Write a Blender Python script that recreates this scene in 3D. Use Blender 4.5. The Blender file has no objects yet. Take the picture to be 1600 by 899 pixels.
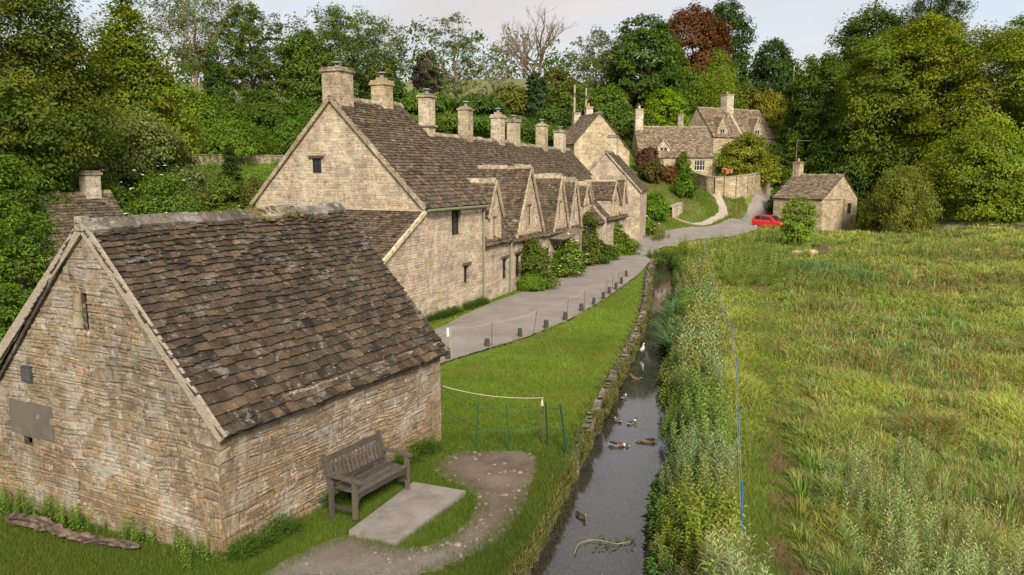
import bpy, math, random
import numpy as np
from mathutils import Vector, Matrix
from mathutils.geometry import delaunay_2d_cdt
R = math.radians
SC = bpy.context.scene
COL = SC.collection

# ---------------------------------------------------------------- camera, sky, sun, exposure
CAM_H, FPX, PITCH = 5.8, 1244.0, R(8.44)
cam = bpy.data.cameras.new('camera'); camo = bpy.data.objects.new('camera', cam); COL.objects.link(camo)
cam.sensor_width = 36; cam.lens = FPX / 1600 * 36
cam.clip_start = .1; cam.clip_end = 3000
camo.location = (0, 0, CAM_H); camo.rotation_euler = (R(90) - PITCH, 0, 0)
SC.camera = camo
SUN_EL, SUN_AZ = R(34), R(168)          # azimuth clockwise from +Y: the sun stands behind the camera, a little right
w = bpy.data.worlds.new('World'); SC.world = w; w.use_nodes = True
nt = w.node_tree; N = nt.nodes; Lk = nt.links
N.clear()
out = N.new('ShaderNodeOutputWorld'); bg = N.new('ShaderNodeBackground'); bg.inputs['Strength'].default_value = .1
sky = N.new('ShaderNodeTexSky'); sky.sky_type = 'NISHITA'; sky.sun_disc = False
sky.sun_elevation = SUN_EL; sky.sun_rotation = SUN_AZ; sky.air_density = 1.2; sky.dust_density = 2.0
tc = N.new('ShaderNodeTexCoord'); sep = N.new('ShaderNodeSeparateXYZ'); Lk.new(tc.outputs['Generated'], sep.inputs[0])
zz = N.new('ShaderNodeMath'); zz.operation = 'MAXIMUM'; zz.inputs[1].default_value = 0.0; Lk.new(sep.outputs['Z'], zz.inputs[0])
za = N.new('ShaderNodeMath'); za.operation = 'ADD'; za.inputs[1].default_value = .12; Lk.new(zz.outputs[0], za.inputs[0])
dx = N.new('ShaderNodeMath'); dx.operation = 'DIVIDE'; Lk.new(sep.outputs['X'], dx.inputs[0]); Lk.new(za.outputs[0], dx.inputs[1])
dy = N.new('ShaderNodeMath'); dy.operation = 'DIVIDE'; Lk.new(sep.outputs['Y'], dy.inputs[0]); Lk.new(za.outputs[0], dy.inputs[1])
cmb = N.new('ShaderNodeCombineXYZ'); Lk.new(dx.outputs[0], cmb.inputs[0]); Lk.new(dy.outputs[0], cmb.inputs[1])
n1 = N.new('ShaderNodeTexNoise'); n1.inputs['Scale'].default_value = .55; n1.inputs['Detail'].default_value = 6; n1.inputs['Roughness'].default_value = .5
Lk.new(cmb.outputs[0], n1.inputs['Vector'])
cr = N.new('ShaderNodeValToRGB'); cr.color_ramp.elements[0].position = .36; cr.color_ramp.elements[1].position = .56
Lk.new(n1.outputs['Fac'], cr.inputs[0])
n2 = N.new('ShaderNodeTexNoise'); n2.inputs['Scale'].default_value = .9; n2.inputs['Detail'].default_value = 5
Lk.new(cmb.outputs[0], n2.inputs['Vector'])
cc = N.new('ShaderNodeValToRGB')
cc.color_ramp.elements[0].position = .3; cc.color_ramp.elements[0].color = (3.9, 3.72, 3.82, 1)
cc.color_ramp.elements[1].position = .7; cc.color_ramp.elements[1].color = (4.75, 4.4, 4.32, 1)
Lk.new(n2.outputs['Fac'], cc.inputs[0])
# thin bright veil so that the gaps between the clouds read pale blue
veil = N.new('ShaderNodeMix'); veil.data_type = 'RGBA'; veil.inputs[0].default_value = .62
Lk.new(sky.outputs[0], veil.inputs[6]); veil.inputs[7].default_value = (4.4, 4.6, 5.0, 1)
mx = N.new('ShaderNodeMix'); mx.data_type = 'RGBA'; Lk.new(cr.outputs[0], mx.inputs[0]); Lk.new(veil.outputs[2], mx.inputs[6]); Lk.new(cc.outputs[0], mx.inputs[7])
Lk.new(mx.outputs[2], bg.inputs[0]); Lk.new(bg.outputs[0], out.inputs[0])
sl = bpy.data.lights.new('sun', 'SUN'); so = bpy.data.objects.new('sun', sl); COL.objects.link(so)
sl.energy = 3.4; sl.angle = R(16); sl.color = (1, .91, .77)
sd = Vector((math.sin(SUN_AZ) * math.cos(SUN_EL), math.cos(SUN_AZ) * math.cos(SUN_EL), math.sin(SUN_EL)))
so.rotation_euler = sd.to_track_quat('Z', 'Y').to_euler(); so.location = (0, -20, 40)
SC.view_settings.view_transform = 'Standard'; SC.view_settings.look = 'None'
SC.view_settings.exposure = 0.85; SC.view_settings.gamma = 1; SC.view_settings.use_curve_mapping = False
SC.render.engine = 'CYCLES'
SC.cycles.use_denoising = True
SC.cycles.max_bounces = 6; SC.cycles.diffuse_bounces = 3; SC.cycles.transmission_bounces = 4
SC.cycles.caustics_reflective = False; SC.cycles.caustics_refractive = False

# ---------------------------------------------------------------- helpers
CP, SP = math.cos(PITCH), math.sin(PITCH)
def ray(u, v):
    return (u - 800.0, FPX * CP + (449.5 - v) * SP, -FPX * SP + (449.5 - v) * CP)
def P(u, v, D):
    """world point of photo pixel (u, v) at the real distance D along +Y"""
    x, y, z = ray(u, v); return Vector((x / y * D, D, CAM_H + z / y * D))
def G(u, v, z=0.0):
    """world point of photo pixel (u, v) on the level z"""
    x, y, q = ray(u, v); D = (z - CAM_H) / (q / y); return Vector((x / y * D, D, z))
def setp(o, label=None, cat=None, group=None, kind=None):
    if label: o['label'] = label
    if cat: o['category'] = cat
    if group: o['group'] = group
    if kind: o['kind'] = kind
    return o
def empty(name, loc, rz=0.0):
    o = bpy.data.objects.new(name, None); COL.objects.link(o); o.location = loc; o.rotation_euler = (0, 0, rz)
    o.empty_display_size = .2
    return o
def kids(o): return [c for c in bpy.data.objects if c.parent is o]
def copy_tree(o, parent=None):
    c = o.copy(); COL.objects.link(c); c.parent = parent
    for k in kids(o): copy_tree(k, c)
    return c
ORD = ['first', 'second', 'third', 'fourth', 'fifth', 'sixth', 'seventh', 'eighth', 'ninth', 'tenth', 'eleventh', 'twelfth']

class MB:
    """collects polygons with a colour each; build() links them as one mesh object"""
    def __init__(s): s.v = []; s.n = 0; s.loops = []; s.tot = []; s.c = []
    def add(s, V, F, c=(1, 1, 1)):
        V = np.asarray(V, float).reshape(-1, 3); s.v.append(V)
        if isinstance(F, np.ndarray):
            s.loops.append((F + s.n).reshape(-1)); s.tot.append(np.full(len(F), F.shape[1])); m = len(F)
        else:
            s.loops.append(np.array([i + s.n for f in F for i in f], dtype=np.int64)); s.tot.append(np.array([len(f) for f in F])); m = len(F)
        c = np.asarray(c, float)
        s.c.append(np.tile(c, (m, 1)) if c.ndim == 1 else c)
        s.n += len(V); return s
    def quad(s, a, b, c_, d, col=(1, 1, 1)): return s.add([a, b, c_, d], [(0, 1, 2, 3)], col)
    def box(s, x0, y0, z0, x1, y1, z1, col=(1, 1, 1), M=None):
        V = np.array([(x, y, z) for z in (z0, z1) for y in (y0, y1) for x in (x0, x1)], float)
        if M is not None: V = (np.array(M)[:3, :3] @ V.T).T + np.array(M)[:3, 3]
        return s.add(V, [(0, 2, 3, 1), (4, 5, 7, 6), (0, 1, 5, 4), (1, 3, 7, 5), (3, 2, 6, 7), (2, 0, 4, 6)], col)
    def bar(s, a, b, w, h, col=(1, 1, 1), up=(0, 0, 1)):
        """box of section w x h from a to b"""
        a = np.array(a, float); b = np.array(b, float); d = b - a; d /= np.linalg.norm(d)
        r = np.cross(d, np.array(up, float)); r /= np.linalg.norm(r) + 1e-9; q = np.cross(r, d)
        V = [p + r * i * w / 2 + q * j * h / 2 for p in (a, b) for i, j in ((-1, -1), (1, -1), (1, 1), (-1, 1))]
        return s.add(V, [(3, 2, 1, 0), (4, 5, 6, 7), (0, 1, 5, 4), (1, 2, 6, 5), (2, 3, 7, 6), (3, 0, 4, 7)], col)
    def tube(s, pts, rad, n=6, col=(1, 1, 1), cap=True):
        pts = np.asarray(pts, float); m = len(pts); rad = np.full(m, rad) if np.isscalar(rad) else np.asarray(rad, float)
        t = np.gradient(pts, axis=0); t /= np.linalg.norm(t, axis=1)[:, None] + 1e-9
        ref = np.array([0, 0, 1.]) if abs(t[0][2]) < .9 else np.array([1., 0, 0])
        a = np.cross(t, ref); a /= np.linalg.norm(a, axis=1)[:, None] + 1e-9; b = np.cross(t, a)
        th = np.arange(n) * 2 * np.pi / n
        V = pts[:, None, :] + rad[:, None, None] * (np.cos(th)[None, :, None] * a[:, None, :] + np.sin(th)[None, :, None] * b[:, None, :])
        i = np.arange(m - 1)[:, None] * n; j = np.arange(n)[None, :]; j2 = (j + 1) % n
        F = np.stack([i + j, i + n + j, i + n + j2, i + j2], -1).reshape(-1, 4)
        s.add(V.reshape(-1, 3), F, col)
        if cap: s.add(V[0], [tuple(range(n))], col if np.ndim(col) == 1 else col[0]); s.add(V[-1], [tuple(reversed(range(n)))], col if np.ndim(col) == 1 else col[-1])
        return s
    def loft(s, rings, cols):
        """rings: list of (k,3) arrays"""
        k = len(rings[0]); V = np.concatenate(rings); F = []; C = []
        for i in range(len(rings) - 1):
            for j in range(k):
                F.append((i * k + j, i * k + (j + 1) % k, (i + 1) * k + (j + 1) % k, (i + 1) * k + j)); C.append(cols[i] if np.ndim(cols[i]) == 1 else cols[i][j])
        F.append(tuple(reversed(range(k)))); C.append(C[0]); F.append(tuple(range((len(rings) - 1) * k, len(rings) * k))); C.append(C[-1])
        return s.add(V, F, np.array(C))
    def build(s, name, mat, parent=None, smooth=False):
        me = bpy.data.meshes.new(name)
        V = np.concatenate(s.v); L = np.concatenate(s.loops); T = np.concatenate(s.tot); C = np.concatenate(s.c)
        me.vertices.add(len(V)); me.vertices.foreach_set('co', V.astype(np.float32).ravel())
        me.loops.add(len(L)); me.loops.foreach_set('vertex_index', L.astype(np.int32))
        me.polygons.add(len(T)); st = np.concatenate([[0], np.cumsum(T)[:-1]]); me.polygons.foreach_set('loop_start', st.astype(np.int32))
        if smooth: me.polygons.foreach_set('use_smooth', np.ones(len(T), bool))
        else: me.polygons.foreach_set('use_smooth', np.zeros(len(T), bool))
        me.update(calc_edges=True); me.validate()
        a = me.attributes.new('col', 'FLOAT_COLOR', 'FACE')
        a.data.foreach_set('color', np.concatenate([C, np.ones((len(C), 1))], 1).astype(np.float32).ravel())
        if mat: me.materials.append(mat)
        o = bpy.data.objects.new(name, me); COL.objects.link(o); o.parent = parent
        return o

def hashv(a, b, s):
    h = np.sin(a * 127.1 + b * 311.7 + s * 74.7) * 43758.5453
    return h - np.floor(h)
def vn(x, y, s=0, sc=1.0):
    """smooth value noise 0..1"""
    x = np.asarray(x, float) / sc; y = np.asarray(y, float) / sc
    i = np.floor(x); j = np.floor(y); f = x - i; g = y - j; f = f * f * (3 - 2 * f); g = g * g * (3 - 2 * g)
    return (hashv(i, j, s) * (1 - f) + hashv(i + 1, j, s) * f) * (1 - g) + (hashv(i, j + 1, s) * (1 - f) + hashv(i + 1, j + 1, s) * f) * g
def inpoly(x, y, poly):
    x = np.asarray(x); y = np.asarray(y); r = np.zeros(x.shape, bool); n = len(poly); j = n - 1
    for i in range(n):
        xi, yi = poly[i][0], poly[i][1]; xj, yj = poly[j][0], poly[j][1]
        if yi != yj:
            c = ((yi > y) != (yj > y)) & (x < (xj - xi) * (y - yi) / (yj - yi) + xi); r ^= c
        j = i
    return r
def smooth(pts, k=6):
    """Catmull-Rom through a polyline"""
    p = np.asarray(pts, float); q = np.vstack([2 * p[0] - p[1], p, 2 * p[-1] - p[-2]]); o = []
    for i in range(1, len(q) - 2):
        for t in np.arange(k) / k:
            o.append(.5 * (2 * q[i] + (q[i + 1] - q[i - 1]) * t + (2 * q[i - 1] - 5 * q[i] + 4 * q[i + 1] - q[i + 2]) * t * t + (-q[i - 1] + 3 * q[i] - 3 * q[i + 1] + q[i + 2]) * t ** 3))
    o.append(p[-1]); return np.array(o)

# ---------------------------------------------------------------- materials
def newmat(name):
    m = bpy.data.materials.new(name); m.use_nodes = True; t = m.node_tree; b = t.nodes['Principled BSDF']; return m, t, b
def node(t, kind, **kw):
    n = t.nodes.new(kind)
    for k, v in kw.items():
        if k in n.inputs.keys(): n.inputs[k].default_value = v
        else: setattr(n, k, v)
    return n
def noise(t, scale, detail=4, rough=.55, coord='Object', sx=(1, 1, 1)):
    tcn = node(t, 'ShaderNodeTexCoord'); mp = node(t, 'ShaderNodeMapping'); mp.inputs['Scale'].default_value = sx
    t.links.new(tcn.outputs[coord], mp.inputs[0]); n = node(t, 'ShaderNodeTexNoise', Scale=scale, Detail=detail, Roughness=rough)
    t.links.new(mp.outputs[0], n.inputs['Vector']); return n
def ramp(t, src, p0, c0, p1, c1):
    r = node(t, 'ShaderNodeValToRGB'); e = r.color_ramp.elements
    e[0].position = p0; e[0].color = (*c0, 1) if len(c0) == 3 else c0; e[1].position = p1; e[1].color = (*c1, 1) if len(c1) == 3 else c1
    t.links.new(src, r.inputs[0]); return r.outputs[0]
def mix(t, fac, a, b, mode='MIX'):
    m = node(t, 'ShaderNodeMix'); m.data_type = 'RGBA'; m.blend_type = mode
    for s, i in ((fac, 0), (a, 6), (b, 7)):
        if isinstance(s, (int, float)): m.inputs[i].default_value = s
        elif isinstance(s, tuple): m.inputs[i].default_value = (*s, 1)
        else: t.links.new(s, m.inputs[i])
    return m.outputs[2]
def attr(t):
    a = node(t, 'ShaderNodeAttribute'); a.attribute_name = 'col'; return a.outputs['Color']
def bump(t, b, src, strength, dist):
    n = node(t, 'ShaderNodeBump', Strength=strength, Distance=dist); t.links.new(src, n.inputs['Height']); t.links.new(n.outputs[0], b.inputs['Normal'])
B3 = lambda k: (k, k, k)
def mat_stone(name, lichen=.5, light=(.50, .47, .42), dark=(.085, .07, .05), seed=0.0, orange=.25):
    m, t, b = newmat(name)
    c = mix(t, 1.0, attr(t), ramp(t, noise(t, 3.1, 6, .65).outputs[0], .3, B3(.62), .72, B3(1.32)), 'MULTIPLY')
    c = mix(t, 1.0, c, ramp(t, noise(t, 24, 4, .7).outputs[0], .3, B3(.66), .7, B3(1.25)), 'MULTIPLY')
    f = ramp(t, noise(t, 1.35 + seed, 9, .74).outputs[0], .49, B3(0), .60, B3(lichen)); c = mix(t, f, c, light)
    f = ramp(t, noise(t, 6.3 + seed, 6, .72).outputs[0], .57, B3(0), .63, B3(.8 * lichen)); c = mix(t, f, c, (.58, .56, .52))
    f = ramp(t, noise(t, 7.7 + seed, 7, .75).outputs[0], .54, B3(0), .63, B3(.8 * lichen + .2)); c = mix(t, f, c, dark)
    f = ramp(t, noise(t, 5.1 - seed, 7, .72).outputs[0], .55, B3(0), .63, B3(orange)); c = mix(t, f, c, (.42, .24, .07))
    c = mix(t, ramp(t, noise(t, 17, 6, .75).outputs[0], .56, B3(0), .66, B3(.75)), c, tuple(x * .7 for x in dark))
    c = mix(t, 1.0, c, ramp(t, noise(t, .55 + seed, 3, .5).outputs[0], .35, (.74, .73, .72), .65, (1.0, .98, .94)), 'MULTIPLY')
    t.links.new(c, b.inputs['Base Color']); b.inputs['Roughness'].default_value = .92
    b.inputs['Specular IOR Level'].default_value = .2
    bump(t, b, noise(t, 22, 8, .72).outputs[0], .75, .03)
    return m
def mat_slate(name, lichen=.7):
    m, t, b = newmat(name)
    c = mix(t, 1.0, attr(t), ramp(t, noise(t, 5, 6, .65).outputs[0], .3, B3(.55), .72, B3(1.45)), 'MULTIPLY')
    c = mix(t, ramp(t, noise(t, 2.6, 8, .75).outputs[0], .565, B3(0), .63, B3(lichen)), c, (.27, .26, .245))
    c = mix(t, ramp(t, noise(t, 9.5, 5, .7).outputs[0], .60, B3(0), .66, B3(lichen)), c, (.33, .315, .29))
    c = mix(t, ramp(t, noise(t, 7.1, 5, .7).outputs[0], .56, B3(0), .64, B3(.8)), c, (.022, .019, .016))
    c = mix(t, ramp(t, noise(t, 1.7, 6, .7).outputs[0], .58, B3(0), .70, B3(.5)), c, (.16, .115, .05))
    t.links.new(c, b.inputs['Base Color']); b.inputs['Roughness'].default_value = .88; b.inputs['Specular IOR Level'].default_value = .25
    bump(t, b, noise(t, 16, 7, .7).outputs[0], .6, .02)
    return m
def mat_plain(name, c, rough=.7, metal=0.0, vary=.25, scale=6.0, spec=.4, sx=(1, 1, 1), bmp=.25):
    m, t, b = newmat(name)
    a = mix(t, 1.0, attr(t), c, 'MULTIPLY')
    a = mix(t, 1.0, a, ramp(t, noise(t, scale, 6, .65, sx=sx).outputs[0], .3, B3(1 - vary), .7, B3(1 + vary)), 'MULTIPLY')
    t.links.new(a, b.inputs['Base Color']); b.inputs['Roughness'].default_value = rough; b.inputs['Metallic'].default_value = metal
    b.inputs['Specular IOR Level'].default_value = spec
    if bmp: bump(t, b, noise(t, scale * 4, 5, .65, sx=sx).outputs[0], bmp, .01)
    return m
_leaf = {}
def mat_leaf(c, trans=.42, rough=.55):
    c = tuple(c) if max(c) > .9 else (min(c[0] * 2.25, .25), min(c[1] * 2.15, .29), c[2] * .95)
    k = tuple(round(x, 3) for x in c) + (trans,)
    if k in _leaf: return _leaf[k]
    m, t, b = newmat('leaf'); out = t.nodes['Material Output']
    a = mix(t, 1.0, attr(t), tuple(c), 'MULTIPLY')
    t.links.new(a, b.inputs['Base Color']); b.inputs['Roughness'].default_value = rough; b.inputs['Specular IOR Level'].default_value = .25
    tr = node(t, 'ShaderNodeBsdfTranslucent'); a2 = mix(t, 1.0, a, (1.12, 1.25, .45), 'MULTIPLY'); t.links.new(a2, tr.inputs[0])
    ms = node(t, 'ShaderNodeMixShader'); ms.inputs[0].default_value = trans
    t.links.new(b.outputs[0], ms.inputs[1]); t.links.new(tr.outputs[0], ms.inputs[2]); t.links.new(ms.outputs[0], out.inputs[0])
    _leaf[k] = m; return m
M = {}
M['barn_stone'] = mat_stone('barn_stone', .7, light=(.40, .375, .34), orange=.35)
M['stone'] = mat_stone('cottage_stone', .6, light=(.60, .53, .42), seed=.3, orange=.3)
M['far_stone'] = mat_stone('far_stone', .4, light=(.60, .52, .40), seed=.5, orange=.1)
M['slate'] = mat_slate('barn_slate', .48)
M['slate_row'] = mat_slate('row_slate', .5)
M['wood'] = mat_plain('weathered_wood', (1, 1, 1), .85, vary=.45, scale=5, sx=(2, 2, 14), bmp=.5)
M['paint'] = mat_plain('paint', (1, 1, 1), .5, vary=.12, scale=4, bmp=.05)
M['iron'] = mat_plain('iron', (1, 1, 1), .6, vary=.2, scale=20)
M['rope'] = mat_plain('rope', (1, 1, 1), .9, vary=.2, scale=60)
M['pot'] = mat_plain('terracotta', (1, 1, 1), .8, vary=.2, scale=20)
m, t, b = newmat('slab_concrete'); a_ = mix(t, 1.0, attr(t), ramp(t, noise(t, 2.2, 7, .7).outputs[0], .3, B3(.72), .7, B3(1.2)), 'MULTIPLY'); a_ = mix(t, ramp(t, noise(t, 1.3, 8, .72).outputs[0], .52, B3(0), .64, B3(.6)), a_, (.12, .105, .08)); a_ = mix(t, ramp(t, noise(t, 30, 4, .7).outputs[0], .58, B3(0), .68, B3(.5)), a_, (.10, .09, .075))
t.links.new(a_, b.inputs['Base Color']); b.inputs['Roughness'].default_value = .92; bump(t, b, noise(t, 40, 6, .7).outputs[0], .5, .01); M['slab'] = m
M['concrete'] = mat_plain('concrete', (1, 1, 1), .9, vary=.18, scale=3.0)
M['bark'] = mat_plain('bark', (1, 1, 1), .95, vary=.4, scale=6, sx=(1, 1, .3), bmp=.7)
M['feather'] = mat_plain('feather', (1, 1, 1), .7, vary=.2, scale=40, bmp=.1)
m, t, b = newmat('window_glass'); b.inputs['Base Color'].default_value = (.02, .024, .028, 1); b.inputs['Roughness'].default_value = .06; b.inputs['Specular IOR Level'].default_value = .6; M['glass'] = m
m, t, b = newmat('car_paint'); b.inputs['Base Color'].default_value = (.55, .012, .014, 1); b.inputs['Roughness'].default_value = .25; b.inputs['Coat Weight'].default_value = .6; M['car'] = m
# ---------------------------------------------------------------- terrain
_cp = [(-10, 8, -.2), (-6, 8, -.05), (-3, 6, 0), (0, 8, 0), (-4, 11, 0), (1, 14, 0), (-2, 20, 0), (1, 24, 0), (3, 28, 0), (-3, 29, 0), (-9, 20, -.1), (-14, 14, -.3),
       (-1.2, 33.5, .05), (1.6, 40, .1), (6.4, 52.8, .1), (9, 60, .35), (5, 45, 0), (7.35, 45, -.05), (10.4, 56, 0), (13, 62, 0), (16.5, 70, .0), (12.5, 67, .4),
       (6, 10, -.2), (10, 10, -.2), (20, 12, -.2), (8, 25, -.2), (20, 25, -.2), (40, 30, -.2), (12, 45, -.2), (25, 45, -.2), (45, 50, -.2), (20, 65, -.2), (35, 70, -.2), (55, 75, 0), (28, 80, -.3), (26, 86, -.3), (34, 90, .2),
       (-14, 36, 1.2), (-9, 46, 1.6), (-4, 56, 2.2), (2, 68, 3.4), (8, 80, 4.4), (-20, 34, 1.5), (-16, 26, .5),
       (-150, 60, 18), (-150, 200, 22), (0, 250, 20), (150, 250, 22), (200, 100, 12), (150, 20, 1), (100, -20, 0), (-100, -20, 3), (0, -20, 0), (-40, 20, 2), (-60, 40, 7), (70, 100, 3), (100, 120, 8), (-30, 0, .5)]
for q in [(1060, 340, 80), (1090, 325, 84), (1110, 303, 92), (1185, 312, 95), (1207, 292, 102), (1222, 250, 114), (1060, 276, 98), (1020, 318, 80), (1005, 345, 72), (1150, 342, 83),
          (300, 240, 62), (450, 235, 68), (100, 262, 55), (0, 300, 45), (600, 215, 78), (280, 152, 95), (430, 157, 100), (570, 166, 105), (700, 155, 112), (800, 180, 95), (1086, 290, 94), (1105, 301, 90), (1130, 305, 89), (1165, 305, 90), (1186, 299, 94), (1204, 285, 101), (920, 135, 130), (1050, 160, 135), (1200, 160, 150), (1400, 305, 105), (1500, 220, 150), (1590, 347, 78), (1160, 225, 112)]:
    p = P(*q); _cp.append((p.x, p.y, p.z))
_cp = np.array(_cp); _S = 30.0
def _tk(r2): return np.where(r2 > 0, .5 * r2 * np.log(r2 + 1e-12), 0)
_A = _cp[:, :2] / _S; _n = len(_A)
_K = _tk(((_A[:, None] - _A[None]) ** 2).sum(-1)) + np.eye(_n) * .002; _Pm = np.c_[np.ones(_n), _A]
_W = np.linalg.solve(np.block([[_K, _Pm], [_Pm.T, np.zeros((3, 3))]]), np.r_[_cp[:, 2], 0, 0, 0])
def height0(x, y):
    x = np.asarray(x, float); y = np.asarray(y, float); sh = x.shape; q = np.c_[x.ravel(), y.ravel()] / _S; o = np.empty(len(q))
    for i in range(0, len(q), 20000):
        k = q[i:i + 20000]; o[i:i + 20000] = _tk(((k[:, None] - _A[None]) ** 2).sum(-1)) @ _W[:_n] + _W[_n] + k @ _W[_n + 1:]
    return o.reshape(sh)
ZW = -.45                                                   # water level
_L = [G(u, v, ZW) for u, v in ((790, 960), (822, 899), (858, 830), (895, 752), (930, 680), (965, 608), (1000, 533), (1012, 485), (1016, 440), (1021, 420), (1025, 414))]
_Rr = [G(u, v, ZW) for u, v in ((1000, 960), (1006, 899), (1022, 800), (1030, 700), (1034, 620), (1040, 545), (1047, 490), (1052, 445), (1050, 424), (1046, 413))]
SL = smooth([(p.x, p.y) for p in _L], 8); SR = smooth([(p.x, p.y) for p in _Rr], 8)
SLX = lambda y: np.interp(y, SL[:, 1], SL[:, 0])            # left edge of the stream
SRX = lambda y: np.interp(y, SR[:, 1], SR[:, 0])
SY1 = SL[-1, 1]
roadL = [(630, 535, 0), (690, 511, 0), (755, 481, 0), (850, 446, .05), (900, 426, .05), (950, 403, .1), (985, 386, .1), (1030, 368, .25)]
roadR = [(600, 600, 0), (690, 568, 0), (761, 546, 0), (853, 516, 0), (909, 488, 0), (963, 453, 0), (998, 427, 0), (1013, 409, 0), (1028, 396, 0)]
_rl = [G(*q) for q in roadL] + [P(1080, 357, 75.5), P(1125, 345, 80), P(1160, 330, 86), P(1190, 308, 95), P(1203, 292, 102), P(1212, 268, 109), P(1216, 248, 114)]
_rr = [G(*q) for q in roadR] + [P(1057, 384, 61.5), P(1088, 375.5, 66.5), P(1150, 366, 73), P(1192, 352, 81), P(1208, 322, 91), P(1217, 298, 101), P(1226, 270, 109), P(1230, 248, 114)]
RL = smooth([(p.x, p.y) for p in _rl], 8); RR = smooth([(p.x, p.y) for p in _rr], 8)
ROADP = list(map(tuple, RL)) + list(map(tuple, RR[::-1]))
_pi = [(395, 905), (470, 866), (545, 838), (600, 856), (650, 862), (705, 838), (740, 803), (742, 775), (703, 757), (680, 742), (692, 718), (720, 708)]
_po = [(655, 905), (690, 893), (718, 880), (750, 864), (778, 847), (799, 825), (817, 797), (827, 767), (836, 742), (838, 724), (836, 714), (815, 706)]
PI_ = smooth([G(u, v, 0)[:2] for u, v in _pi], 5); PO_ = smooth([G(u, v, 0)[:2] for u, v in _po], 5)
PATHP = list(map(tuple, PI_)) + list(map(tuple, PO_[::-1]))
# loop of worn footpath on the green, far end
_fp = [P(1090, 290, 91), P(1100, 298, 90.5), P(1118, 308, 89), P(1130, 320, 86), P(1128, 333, 83), P(1108, 343, 80), P(1085, 348, 78), P(1055, 342, 78)]
FP = smooth([(p.x, p.y) for p in _fp], 6)
def polyline_dist(x, y, pl):
    d = np.full(np.shape(x), 1e9)
    for (x0, y0), (x1, y1) in zip(pl[:-1], pl[1:]):
        ax, ay = x1 - x0, y1 - y0; t = np.clip(((x - x0) * ax + (y - y0) * ay) / (ax * ax + ay * ay + 1e-9), 0, 1)
        d = np.minimum(d, np.hypot(x - x0 - t * ax, y - y0 - t * ay))
    return d
def height(x, y):
    """ground level, the stream's channel not cut"""
    return height0(x, y)
def carve(x, y, z):
    l, r = SLX(y), SRX(y); on = (y < SY1) & (y > 4)
    c = np.full(np.shape(x), ZW - .35)
    bed = on & (x > l - .05) & (x < r)
    z = np.where(bed, c, z)
    rb = on & (x >= r) & (x < r + .9); t = (x - r) / .9
    return np.where(rb, c + (z - c) * np.clip(t, 0, 1) ** .7, z)
def lines(f0, f1, step, lo, hi, gr=1.09):
    a = list(np.arange(f0, f1, step)); s = step; q = a[0]
    while q > lo: s *= gr; q -= s; a.insert(0, q)
    s = step; q = a[-1]
    while q < hi: s *= gr; q += s; a.append(q)
    return np.array(a)
gx = lines(-9, 17, .22, -320, 420); gy = lines(6, 68, .3, -30, 620)
X, Y = np.meshgrid(gx, gy); H0 = height(np.clip(X, -190, 230), np.clip(Y, -30, 280)); Z = H0.copy()
Z += .05 * (vn(X, Y, 3, 1.7) - .5) * (~inpoly(X, Y, ROADP))
Z = np.where(inpoly(X, Y, ROADP) | inpoly(X, Y, PATHP), H0 - .09, Z)
Z = carve(X, Y, Z)
nx, ny = len(gx), len(gy)
ii = (np.arange(ny - 1)[:, None] * nx + np.arange(nx - 1)[None]).reshape(-1)
F = np.stack([ii, ii + 1, ii + nx + 1, ii + nx], -1)
xc = X.ravel()[F].mean(1); yc = Y.ravel()[F].mean(1)
g1 = vn(xc, yc, 1, 2.3); g2 = vn(xc, yc, 2, .7)
col = np.array([.088, .142, .016]) * (.8 + .4 * g1)[:, None] + np.array([.018, .008, 0]) * g2[:, None]
meadow = (xc > SRX(yc)) & (yc < 90) & (xc < 70)
br = vn(xc, yc, 5, 3.1) * .6 + vn(xc, yc, 6, 1.1) * .4
mc = np.array([.13, .165, .03])[None] * (1 - br)[:, None] + np.array([.15, .115, .05])[None] * br[:, None]
col = np.where(meadow[:, None], mc, col)
field = (yc > 90) & (xc < 10)
col = np.where(field[:, None], np.array([.14, .155, .06])[None] * (.85 + .3 * g1)[:, None], col)
bed = (xc > SLX(yc) - .4) & (xc < SRX(yc) + .6) & (yc < SY1)
col = np.where(bed[:, None], np.array([.05, .04, .025])[None] * (.7 + .6 * g2)[:, None], col)
mg = mat_plain('ground', (1, 1, 1), .95, vary=.35, scale=2.5, spec=.1, bmp=.6)
mb = MB(); mb.add(np.c_[X.ravel(), Y.ravel(), Z.ravel()], F, col)
setp(mb.build('ground', mg, smooth=True), kind='structure')

def strip(name, A, B, mat, n=10, lift=.02, crown=0.0, edge=0.0, col=(1, 1, 1), seed=0):
    m = len(A); t = np.linspace(0, 1, n + 1); V = []
    for i in range(m):
        ja = edge * (random.random() - .5); jb = edge * (random.random() - .5)
        for k in t:
            q = k + ja * (1 - k) + jb * k
            V.append((A[i][0] * (1 - q) + B[i][0] * q, A[i][1] * (1 - q) + B[i][1] * q, crown * 4 * k * (1 - k)))
    V = np.array(V); V[:, 2] += height(V[:, 0], V[:, 1]) + lift
    i = (np.arange(m - 1)[:, None] * (n + 1) + np.arange(n)[None]).reshape(-1)
    F = np.stack([i, i + 1, i + n + 2, i + n + 1], -1)
    b = MB(); b.add(V, F, col); return setp(b.build(name, mat, smooth=True), kind='structure')
random.seed(4)
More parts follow.
